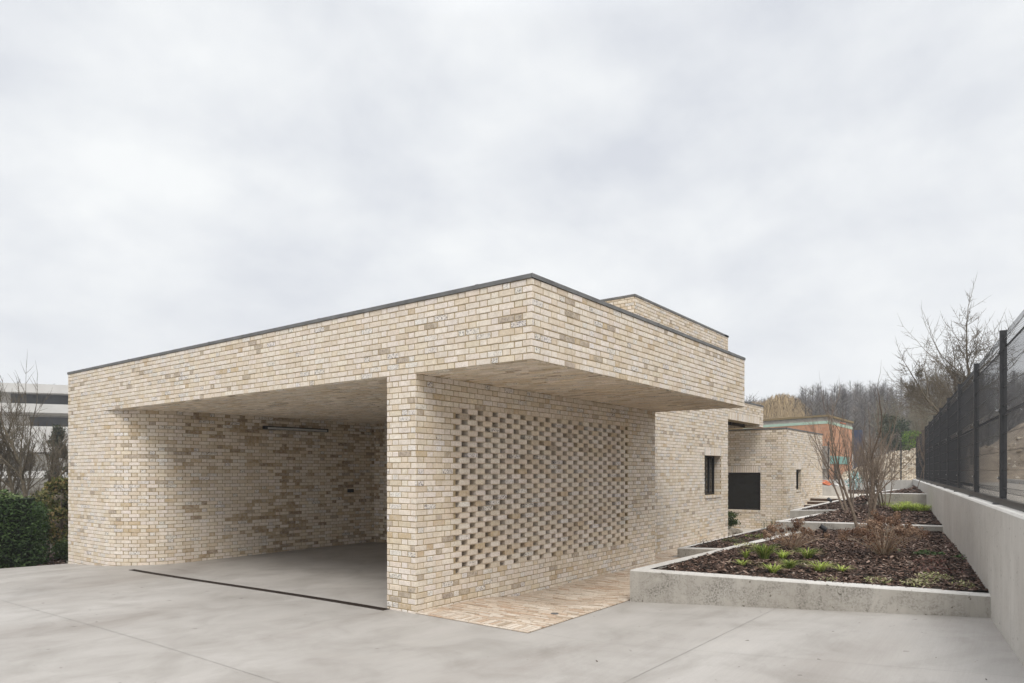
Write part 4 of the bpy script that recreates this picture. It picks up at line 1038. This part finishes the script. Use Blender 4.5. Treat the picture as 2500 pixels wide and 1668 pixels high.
# raised land beyond the retaining wall, with track and rubble bank
M['track'] = simple('gravel_track', (0.30, 0.27, 0.23), (0.42, 0.385, 0.34), 2.5, st=.5, dist=.03)
M['earth'] = simple('pale_earth_bank', (0.20, 0.155, 0.11), (0.44, 0.36, 0.27), 1.1, st=1.0, dist=.15)
def bank_z(wv, q):
    z = 1.25
    z += 2.2 * sstep(-5.5, -9, q) 
    z += 1.9 * sstep(40, 48, wv)
    z += .28 * noise.noise(Vector((wv * .5, q * .6, 0))) * max(sstep(-5, -7, q), sstep(40, 44, wv)) + .1 * noise.noise(Vector((wv * 1.9, q * 1.9, 4))) * max(sstep(-5, -7, q), sstep(40, 44, wv))
    return z
mb = MB(); idx = []
for i in range(121):
    wv = -12 + i * .62; row = []
    for j in range(41):
        q = QW - .27 - (22 * (j / 40) ** 1.35); p = W(wv, q, bank_z(wv, q)); mb.v.append(tuple(p)); row.append(len(mb.v) - 1)
    idx.append(row)
for i in range(120):
    for j in range(40):
        mb.f.append((idx[i][j], idx[i][j + 1], idx[i + 1][j + 1], idx[i + 1][j])[::-1]); mb.c.append(None); mb.m.append(0 if j < 18 and i < 84 else 1)
tag(mb.build('embankment', [M['track'], M['earth']], smooth=True), kind='structure')
mb = MB(); idx = []
for i in range(31):
    row = []
    for j in range(31):
        wv = 38.3 + i * .7; q = -1.4 + j * .13
        z = .9 + 2.0 * sstep(39.5, 46.5 + max(0, (q - 1)) * .6, wv) * (1 - .62 * sstep(-.6, 2.6, q)) + .15 * noise.noise(Vector((wv, q, 2)))
        p = W(wv, q, z); mb.v.append(tuple(p)); row.append(len(mb.v) - 1)
    idx.append(row)
for i in range(30):
    for j in range(30): mb.f.append((idx[i][j], idx[i + 1][j], idx[i + 1][j + 1], idx[i][j + 1])); mb.c.append(None); mb.m.append(0)
tag(mb.build('rubble_slope', [M['earth']], smooth=True), kind='structure')
mb = MB(); r = random.Random(9)
def pebble(c, s):
    k = len(mb.v); col = r.choice([(.50, .43, .33), (.42, .35, .26), (.58, .52, .43), (.30, .24, .17)]); kk = r.uniform(.8, 1.15); col = tuple(q * kk for q in col)
    vs = [Vector((r.uniform(.6, 1), 0, 0)), Vector((0, r.uniform(.6, 1), 0)), Vector((-r.uniform(.6, 1), 0, 0)), Vector((0, -r.uniform(.6, 1), 0)), Vector((r.uniform(-.2, .2), r.uniform(-.2, .2), r.uniform(.5, .9))), Vector((0, 0, -.7))]
    rot = Matrix.Rotation(r.uniform(0, 6), 3, 'Z') @ Matrix.Rotation(r.uniform(-.6, .6), 3, 'X')
    for v in vs: mb.v.append(tuple(Vector(c) + rot @ (v * s)))
    for f in ((0, 1, 4), (1, 2, 4), (2, 3, 4), (3, 0, 4), (1, 0, 5), (2, 1, 5), (3, 2, 5), (0, 3, 5)): mb.f.append(tuple(k + q for q in f)); mb.c.append(col); mb.m.append(0)
for k in range(2600):
    wv = r.uniform(38.5, 48); q = r.uniform(-1.3, 2.4)
    z = .9 + 2.0 * sstep(39.5, 46.5 + max(0, (q - 1)) * .6, wv) * (1 - .62 * sstep(-.6, 2.6, q)); pebble(W(wv, q, z), r.uniform(.06, .22))
for k in range(2600):
    wv = r.uniform(8, 50); q = r.uniform(-12, -4.8)
    if q > -6 and r.random() < .7: continue
    pebble(W(wv, q, bank_z(wv, q)), r.uniform(.05, .22) * (1.6 if r.random() < .05 else 1))
tag(mb.build('rubble', M['tint']), 'loose pale rubble covering the bank beyond the fence', 'rubble', kind='stuff')
mb = MB(); mb.wbox(-6, 44, -5.0, -4.82, 1.2, 1.42); tag(mb.build('road_kerb', M['rim']), 'long pale kerb seen through the mesh fence', 'kerb')

# ------------------------------------------------------------------ brick block building behind
A = P(2019.6, 1012.5, 42); B_ = P(1858, 1024.5, 46); C_ = P(2080, 1030, 48); far = P(1930, 1030, 56)
bld = thing('block_building', 'unfinished building of orange clay block with mint band and grey block top', 'building', (A.x, A.y, 0))
plan = [xy(B_ + (B_ - A) * 1.2), xy(A), xy(C_), xy(C_ + (B_ - A) * 2.2)]
zt = A.z
mb = MB(); mb.prism(plan, -1, zt - .55); mb.build('clay_block_wall', M['hollow_brick'], bld)
def grown(k):
    c = Vector((sum(p[0] for p in plan) / 4, sum(p[1] for p in plan) / 4)); return [tuple(Vector(p) + (Vector(p) - c).normalized() * k) for p in plan]
mb = MB(); mb.prism(grown(.03), zt - .55, zt - .38); mb.build('mint_band', M['mint'], bld)
mb = MB(); mb.prism(plan, zt - .38, zt - .12); mb.build('grey_block_parapet', M['grey_block'], bld)
mb = MB(); mb.prism(grown(.12), zt - .12, zt); mb.build('timber_capping', M['timber'], bld)
def onface(a, b, s0, s1, z0, z1, th):
    a = Vector((*a, 0)); b = Vector((*b, 0)); t = (b - a).normalized(); n = Vector((t.y, -t.x, 0)); m_ = MB(); m_.obox(a + t * s0 + n * th + Vector((0, 0, z0)), t * (s1 - s0), -n * (th + .2), (0, 0, z1 - z0)); return m_
onface(plan[1], plan[2], .0, 6.4, 2.25, 2.75, .04).build('teal_band', M['teal'], bld)
onface(plan[0], plan[1], 8.2, 9.55, 2.1, 2.55, .04).build('teal_band', M['teal'], bld)
onface(plan[1], plan[2], 1.9, 3.1, -.5, 2.24, .03).build('doorway', M['black'], bld)
onface(plan[0], plan[1], 6.8, 8.6, -.5, 2.0, .03).build('doorway', M['black'], bld)
onface(plan[1], plan[2], 3.6, 5.2, zt - .32, zt - .26, .05).build('red_batten', M['orange'], bld)
b0 = P(2011, 1118, 36)
mb = MB(); mb.box(b0.x - .5, b0.x + .5, b0.y - .2, b0.y + 1.2, 1.9, 3.1); mb.box(b0.x - .4, b0.x + .4, b0.y - .1, b0.y + 1.1, .2, 1.9); tag(mb.build('chimney_stub', M['grey_block']), 'short grey block pier between the brick house and orange building', 'pier')
b1 = P(2096, 1130, 52); mb = MB(); mb.box(b1.x - .25, b1.x + .25, b1.y - .3, b1.y + .3, -.5, 4.9); tag(mb.build('site_hoarding', M['blue']), 'dark blue upright panel right of the orange building', 'hoarding')
p0 = P(2014, 1181, 30); mb = MB(); r = random.Random(2)
for k in range(9):
    a = r.uniform(0, 6.28); c = p0 + Vector((r.uniform(-.1, .1), r.uniform(-.15, .15), r.uniform(-.02, .08))); pts = [c + Vector((math.cos(a + t * .7) * .12, math.sin(a + t * .7) * .18, .06 * math.sin(t + k))) for t in range(9)]; mb.tube(pts, .02, 6)
tag(mb.build('orange_pipe_coil', M['orange']), 'coil of orange plastic pipe by the low stained wall', 'pipe')
p0 = P(2086, 1165, 33); mb = MB(); r = random.Random(6)
leafball(mb, r, p0 + Vector((0, 0, -.2)), .3, .4, .5, 260, .12, [(.35, .55, .55), (.15, .38, .36), (.6, .7, .7)]); tag(mb.build('tarpaulin_heap', M['tint']), 'crumpled teal and white plastic sheeting heap behind the shrubs', 'plastic sheeting')

# ------------------------------------------------------------------ vegetation behind
def forest(name, pts, label, cols, seed, hmin, hmax, tw, nt=70):
    r = random.Random(seed); mb = MB()
    for (x, y, z) in pts:
        h = r.uniform(hmin, hmax); cw = h * r.uniform(.16, .30); base = Vector((x, y, z)); col = r.choice(cols); kk = r.uniform(.8, 1.2); col = tuple(q * kk for q in col)
        def tw_(a, b, w0, w1):
            d_ = (b - a); s_ = Vector((-d_.y, d_.x, 0)); s_ = s_.normalized() if s_.length > .01 else Vector((r.uniform(-1, 1), r.uniform(-1, 1), 0)).normalized()
            side = Vector((.6029, -.7978, 0)) if abs(s_.dot(Vector((.6029, -.7978, 0)))) > .3 or True else s_
            u = side * r.uniform(.7, 1) + Vector((.79, .6, 0)) * r.uniform(-.4, .4)
            mb.face([a - u * w0, a + u * w0, b + u * w1, b - u * w1], col)
        top = base + Vector((r.uniform(-.4, .4), r.uniform(-.4, .4), h)); tw_(base, top, tw * 1.6, tw * .3)
        for k in range(nt):
            t = r.uniform(.22, 1); a = base.lerp(top, t * .95); an = r.uniform(0, 6.283); ln = cw * (1.1 - abs(t - .5) * 1.3) * r.uniform(.35, .95)
            b = a + Vector((math.cos(an) * ln, math.sin(an) * ln, ln * r.uniform(.3, 1.1))); tw_(a, b, tw * .45, tw * .12)
    return tag(mb.build(name, M['twig']), label, 'woodland', kind='stuff')
r = random.Random(77); pts = []
while len(pts) < 900:
    rad = r.uniform(100, 226) if r.random() < .75 else r.uniform(205, 240); ang = r.uniform(.20, .72); d_ = rad * math.cos(ang); ri = rad * math.sin(ang); x = ri * .6029 + d_ * .7978; y = -ri * .7978 + d_ * .6029
    pts.append((x, y, terrain_z(x, y) - .3))
forest('woodland', pts, 'grey-brown leafless wood covering the hill behind', [(.115, .10, .09), (.095, .085, .078), (.14, .12, .10), (.10, .09, .07)], 3, 6.5, 11.5, .085, 150)
pts = []
while len(pts) < 260:
    rad = r.uniform(190, 240); ang = r.uniform(-.85, -.45); d_ = rad * math.cos(ang); ri = rad * math.sin(ang); x = ri * .6029 + d_ * .7978; y = -ri * .7978 + d_ * .6029; pts.append((x, y, terrain_z(x, y) - .3))
forest('woodland', pts, 'distant leafless wood behind the terraced white building', [(.10, .09, .085), (.12, .105, .09)], 4, 3.5, 5.5, .10, 90)
# golden willow
def willow(p, rx, h, n, cols, label, name='willow_tree', cat='tree', seed=1, group=None):
    r = random.Random(seed); root = thing(name, label, cat, p, group); mb = MB(); mb.tube([p, Vector(p) + Vector((0, 0, h * .5))], [h * .04, h * .02], 7); mb.build('trunk', M['bark'], root); mb = MB()
    for k in range(n):
        an = r.uniform(0, 6.283); rr_ = rx * math.sqrt(r.random()); t = rr_ / rx; top = h * (.25 + .75 * math.sqrt(max(.02, 1 - t * t))) * r.uniform(.75, 1.03)
        a = Vector(p) + Vector((math.cos(an) * rr_, math.sin(an) * rr_, top)); ln = h * r.uniform(.12, .4); b = a + Vector((math.cos(an) * ln * .12 + r.gauss(0, .25), math.sin(an) * ln * .12 + r.gauss(0, .25), -ln * r.uniform(.4, 1))); u = Vector((.6, -.8, 0)) * .022; c = r.choice(cols); kk = r.uniform(.75, 1.2); mb.face([a - u * .6, a + u * .6, b + u, b - u], tuple(q * kk for q in c))
        if k % 4 == 0: o = Vector(p) + Vector((0, 0, h * .45)); mb.tube([o, a.lerp(o, .4) + Vector((0, 0, h * .06)), a], [.07, .05, .02], 3, (.14, .10, .06), cap=False)
    mb.build('crown', M['twig'], root)
willow(P(1908, 1125, 96), 4.6, 9.3, 9000, [(.44, .33, .18), (.37, .27, .15), (.50, .38, .22), (.30, .22, .13)], 'rounded golden-twigged willow behind the upper brick wall')
willow(P(1848, 1125, 100), 3.2, 8.7, 4000, [(.38, .29, .18), (.32, .24, .15), (.44, .33, .20)], 'smaller golden-twigged willow left of the rounded one', seed=2)
# evergreens right
def evergreen(p, rx, h, n, leaf, cols, label, name='evergreen_tree', seed=1, group=None, cone=False):
    r = random.Random(seed); root = thing(name, label, 'tree' if 'tree' in name else 'shrub', p, group); p = Vector(p)
    mb = MB(); mb.tube([p - Vector((0, 0, .3)), p + Vector((0, 0, h * .7))], [.03 * h, .01 * h], 6); mb.build('trunk', M['bark'], root); mb = MB()
    cl = []
    for k in range(26):
        t = r.random(); w_ = rx * ((1 - t) if cone else math.sqrt(max(.1, 1 - (2 * t - 1) ** 2 * .8))); an = r.uniform(0, 6.28); cl.append((p + Vector((math.cos(an) * w_ * .65, math.sin(an) * w_ * .65, h * (.1 + .85 * t))), rx * r.uniform(.25, .45)))
    for c, s_ in cl: leafball(mb, r, c, s_, s_, s_ * .8, n // 26, leaf, cols, .5)
    mb.build('crown', M['leaf'], root)
EG = [(.035, .055, .025), (.05, .075, .03), (.025, .04, .02)]
evergreen(P(2188, 1112, 58), 1.6, 2.8, 3200, .16, EG, 'dark evergreen tree behind the rubble slope', seed=3)
evergreen(P(2168, 1108, 60), 1.0, 3.4, 2200, .16, [(.07, .08, .03), (.05, .06, .03)], 'olive-brown evergreen tree left of the dark evergreen', seed=4)
evergreen(P(2226, 1102, 52), .85, 1.4, 2600, .12, [(.22, .34, .05), (.12, .22, .04), (.05, .09, .02)], 'bright yellow-green laurel shrub at the fence end', name='laurel_shrub', seed=5)
hazy = dict(seg=[4, 3, 3], lv=4, nb=[4, 4, 3, 3], wob=.09, up=.05, ang=(20, 50), len=(.5, .72), thin=.5, rmin=.012, **{'from': .15}, tfrom=1, tb=2, l1=.8)
for i, (px, py, d_, h) in enumerate([(2210, 1100, 62, 1.7), (2265, 1090, 60, 1.8), (2300, 1085, 64, 2.0), (2150, 1095, 70, 1.8), (2240, 1100, 75, 2.2)]):
    tree('ivy_clad_tree', ['twiggy olive tree directly above the laurel shrub', 'twiggy olive tree behind the far fence posts', 'tallest twiggy olive tree seen over the fence', 'twiggy olive tree left of the evergreens', 'farther twiggy olive tree between its neighbours'][i], 'tree', P(px, py, d_), [((0, 0, 0), (r.uniform(-.1, .1), r.uniform(-.1, .1), 1), h, .1), ((.5, -.6, 0), (.1, -.2, 1), h * .8, .08)], hazy, M['bark_olive'], 60 + i, 'twiggy trees below the wood')
# pale van-like site hut roof and parked things behind bare shrubs
h0 = P(2125, 1120, 62); mb = MB(); mb.box(h0.x, h0.x + 3, h0.y - 1.0, h0.y + 2.2, .5, 3.6); o = tag(mb.build('site_hut', M['pale_render']), 'pale rendered hut half hidden by the bare shrubs', 'hut')
mb = MB(); mb.box(h0.x - .02, h0.x, h0.y - .4, h0.y + .6, 2.2, 3.1); mb.build('window', M['glass'], o)
mb = MB(); mb.box(h0.x - .15, h0.x + 3.15, h0.y - 1.15, h0.y + 2.35, 3.6, 3.72); mb.build('roof', M['grey_render'], o)

# ------------------------------------------------------------------ left side
# clipped conifer hedge
r = random.Random(31); mb = MB(); ha = Vector((6.0, 18.25, 0)); hd = Vector((-1.0, .44, 0)).normalized(); hn = Vector((hd.y, -hd.x, 0)) 
hcol = [(.035, .070, .018), (.055, .10, .028), (.025, .05, .014), (.085, .14, .045)]
for k in range(26000):
    s_ = r.uniform(0, 9) ; u = r.random(); 
    if u < .62: off, zz_ = r.uniform(-.08, .08) + .0, r.uniform(-.6, 1.25)
    elif u < .9: off, zz_ = r.uniform(0, 1.1), 1.25 + r.uniform(-.08, .12)
    else: off, zz_ = r.uniform(0, 1.1), r.uniform(-.6, 1.2); s_ = r.uniform(-.12, .15)
    zz_ = zz_ - (.22 * (1 - sstep(0, .8, s_)) + .05) * (1 if zz_ > .6 else 0)
    edge = .10 * noise.noise(Vector((s_ * 1.5, zz_ * 2, 0))) 
    p = ha + hd * s_ - hn * (off + edge) * -1 + Vector((0, 0, zz_ + .08 * noise.noise(Vector((s_ * 2, off * 2, 7))))) 
    out_ = (-hn if False else hn * -1) 
    t = (Vector((r.gauss(0, .7), r.gauss(0, .7), r.gauss(.1, .6))) + (-hn * .0) - hn * .3 + hd * r.uniform(-1, 1)).normalized(); w_ = t.orthogonal().normalized(); w_.rotate(Matrix.Rotation(r.uniform(0, 6.28), 3, t)); l = r.uniform(.05, .11)
    c = r.choice(hcol if zz_ < 1.15 else hcol[1:] + [(.16, .22, .08), (.2, .26, .11)]); mb.face([p, p + t * l * .5 + w_ * l * .22, p + t * l, p + t * l * .5 - w_ * l * .22], c)  # paler greens on top, painting the lit top of the hedge
root = thing('conifer_hedge', 'clipped dark green conifer hedge at the left edge of the forecourt', 'hedge', ha)
mb.build('foliage', M['leaf'], root)
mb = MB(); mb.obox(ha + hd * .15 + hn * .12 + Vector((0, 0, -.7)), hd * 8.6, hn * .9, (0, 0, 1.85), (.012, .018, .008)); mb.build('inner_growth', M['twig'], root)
evergreen(P(150, 1345, 17.6), .55, 1.85, 4200, .085, [(.16, .17, .05), (.24, .21, .08), (.09, .11, .03), (.05, .06, .02), (.28, .20, .09)], 'yellowish leafy shrub between hedge and house corner', name='leafy_shrub', seed=8)
evergreen(P(118, 1330, 18.6), .5, 1.5, 2600, .085, [(.14, .15, .05), (.22, .2, .08), (.06, .07, .03)], 'looser leafy shrub behind the hedge end', name='leafy_shrub', seed=18)
evergreen(P(158, 1370, 17.2), .3, .5, 1200, .07, [(.10, .15, .04), (.06, .10, .03)], 'small green shrub on the leaf litter by the house corner', name='leafy_shrub', seed=28)
evergreen(P(140, 1190, 34), .75, 3.1, 2200, .13, [(.06, .075, .05), (.045, .055, .04), (.08, .09, .05)], 'dark conical evergreen in front of the terraced building', name='evergreen_tree', seed=9, cone=True)
lt = dict(seg=[5, 4, 3], lv=4, nb=[4, 3, 3, 3], wob=.10, up=.06, ang=(18, 42), len=(.5, .75), thin=.52, rmin=.008, **{'from': .15}, tfrom=3, tb=2, l1=.66)
for i, (px, d_, h, lean_, lb) in enumerate([(66, 24, 3.0, (0, 0, 1), 'tallest bare tree behind the hedge'), (40, 25, 2.5, (.05, .12, 1), 'bare forked tree left of the tallest one behind the hedge'), (100, 27, 2.3, (.15, -.25, 1), 'bare tree leaning right towards the house corner'), (8, 26, 2.2, (0, .1, 1), 'bare tree at the left edge of the view'), (-40, 25, 2.6, (0, .0, 1), 'bare tree left of the view edge behind the hedge')]):
    b = P(px, 1262, d_); b.z = -.4
    tree('bare_tree', lb, 'tree', b, [((0, 0, 0), lean_, h * .78, .09), ((.15, -.1, 0), (lean_[0] + .12, lean_[1] - .2, 1), h * .6, .055)], lt, M['bark_moss'], 80 + i, 'bare trees behind the hedge')
thk = dict(seg=[3, 3, 2], lv=3, nb=[5, 5, 4], wob=.12, up=.05, ang=(20, 60), len=(.5, .9), thin=.6, rmin=.008, **{'from': .05}, tfrom=0, tb=2, l1=.8)
for i, (px, d_) in enumerate([(10, 22), (40, 21.5), (75, 22), (105, 23), (130, 24), (155, 23), (25, 29), (85, 30), (125, 30)]):
    b = P(px, 1262, d_); b.z = -.5
    tree('thicket_shrub', ['leftmost brushwood bush behind the hedge', 'brushwood bush second from left', 'brushwood bush below the tallest bare tree', 'brushwood bush right of the tallest bare tree', 'brushwood bush behind the leafy shrubs', 'brushwood bush touching the house corner', 'farther brushwood bush on the left', 'farther brushwood bush in the middle', 'farther brushwood bush on the right'][i], 'bush', b, fan(rr, 3, .62, .016, .5, .4), thk, M['bark_moss'], 100 + i, 'brushwood behind the hedge')
# white terraced building across the dip
D0 = 72.0
def LB(px, d_=D0): return P(px, 1150, d_)
a = LB(-500, 66); b = LB(175, 74); e = LB(420, 77); ax = (e - a); ax.z = 0; axn = ax.normalized(); inn = Vector((axn.y, -axn.x, 0)); 
if inn.dot(Vector((.8, .6, 0))) < 0: inn = -inn
tb = thing('terraced_building', 'long white terraced building with dark recessed storeys', 'building', (a.x, a.y, 0))
def zl(py): return EYE - (py - 1150) / 1670 * 73.5
def band(name, y0, y1, off, depth, m_, tilt=0):
    mb = MB(); o = a + inn * off; o.z = zl(y1); mb.obox(o, axn * ax.length, inn * depth, (0, 0, zl(y0) - zl(y1))); return mb.build(name, m_, tb)
band('roof_parapet', 940, 961, 0, 10, M['pale_render'])
band('upper_recess_wall', 961, 991, 1.8, 8, M['grey_render'])
band('terrace_parapet', 989, 1010, -.6, 10, M['pale_render'])
band('lower_recess_wall', 1010, 1044, .9, 8, M['grey_render'])
band('base_wall', 1043, 1105, -.8, 10, M['pale_render'])
M['dim'] = simple('dark_glazing', (.02, .022, .024), (.06, .062, .06), .4, rough=.3, st=0)
for (s0, s1, y0, y1, off) in ((17, 23.5, 962, 990, 1.78), (26.5, 28.5, 964, 990, 1.78), (19, 24, 1018, 1042, .88), (25, 28, 1014, 1043, .88), (9, 14, 1014, 1043, .88)):
    mb = MB(); o = a + axn * s0 + inn * (off - .05); o.z = zl(y1); mb.obox(o, axn * (s1 - s0), inn * .1, (0, 0, zl(y0) - zl(y1))); mb.build('window', M['dim'], tb)
mb = MB(); mb.tube([a - inn * .7 + Vector((0, 0, zl(1018) - a.z)), a - inn * .7 + axn * ax.length + Vector((0, 0, zl(1018) - a.z))], .03, 4); mb.build('handrail', M['black'], tb)
q0 = P(-200, 1155, 40); q1 = P(160, 1158, 42); dq = (q1 - q0); dq.z = 0
mb = MB(); mb.obox((q0.x, q0.y, EYE - .42), dq, (2.5, 1.9, 0), (0, 0, .42)); tag(mb.build('low_white_wall', M['pale_render']), 'low white wall glimpsed through the thicket', 'wall')

# ------------------------------------------------------------------ thin winter haze
hb = MB(); hb.box(-300, 300, -300, 300, -4, 48)
mh = bpy.data.materials.new('haze'); mh.use_nodes = True; th = mh.node_tree
for n in list(th.nodes):
    if n.type != 'OUTPUT_MATERIAL': th.nodes.remove(n)
pv = th.nodes.new('ShaderNodeVolumePrincipled'); pv.inputs['Color'].default_value = (.93, .95, 1, 1); pv.inputs['Density'].default_value = 0.0012
th.links.new(pv.outputs[0], th.nodes['Material Output'].inputs['Volume'])
tag(hb.build('haze', mh), 'faint winter haze in the air', 'haze', kind='stuff')
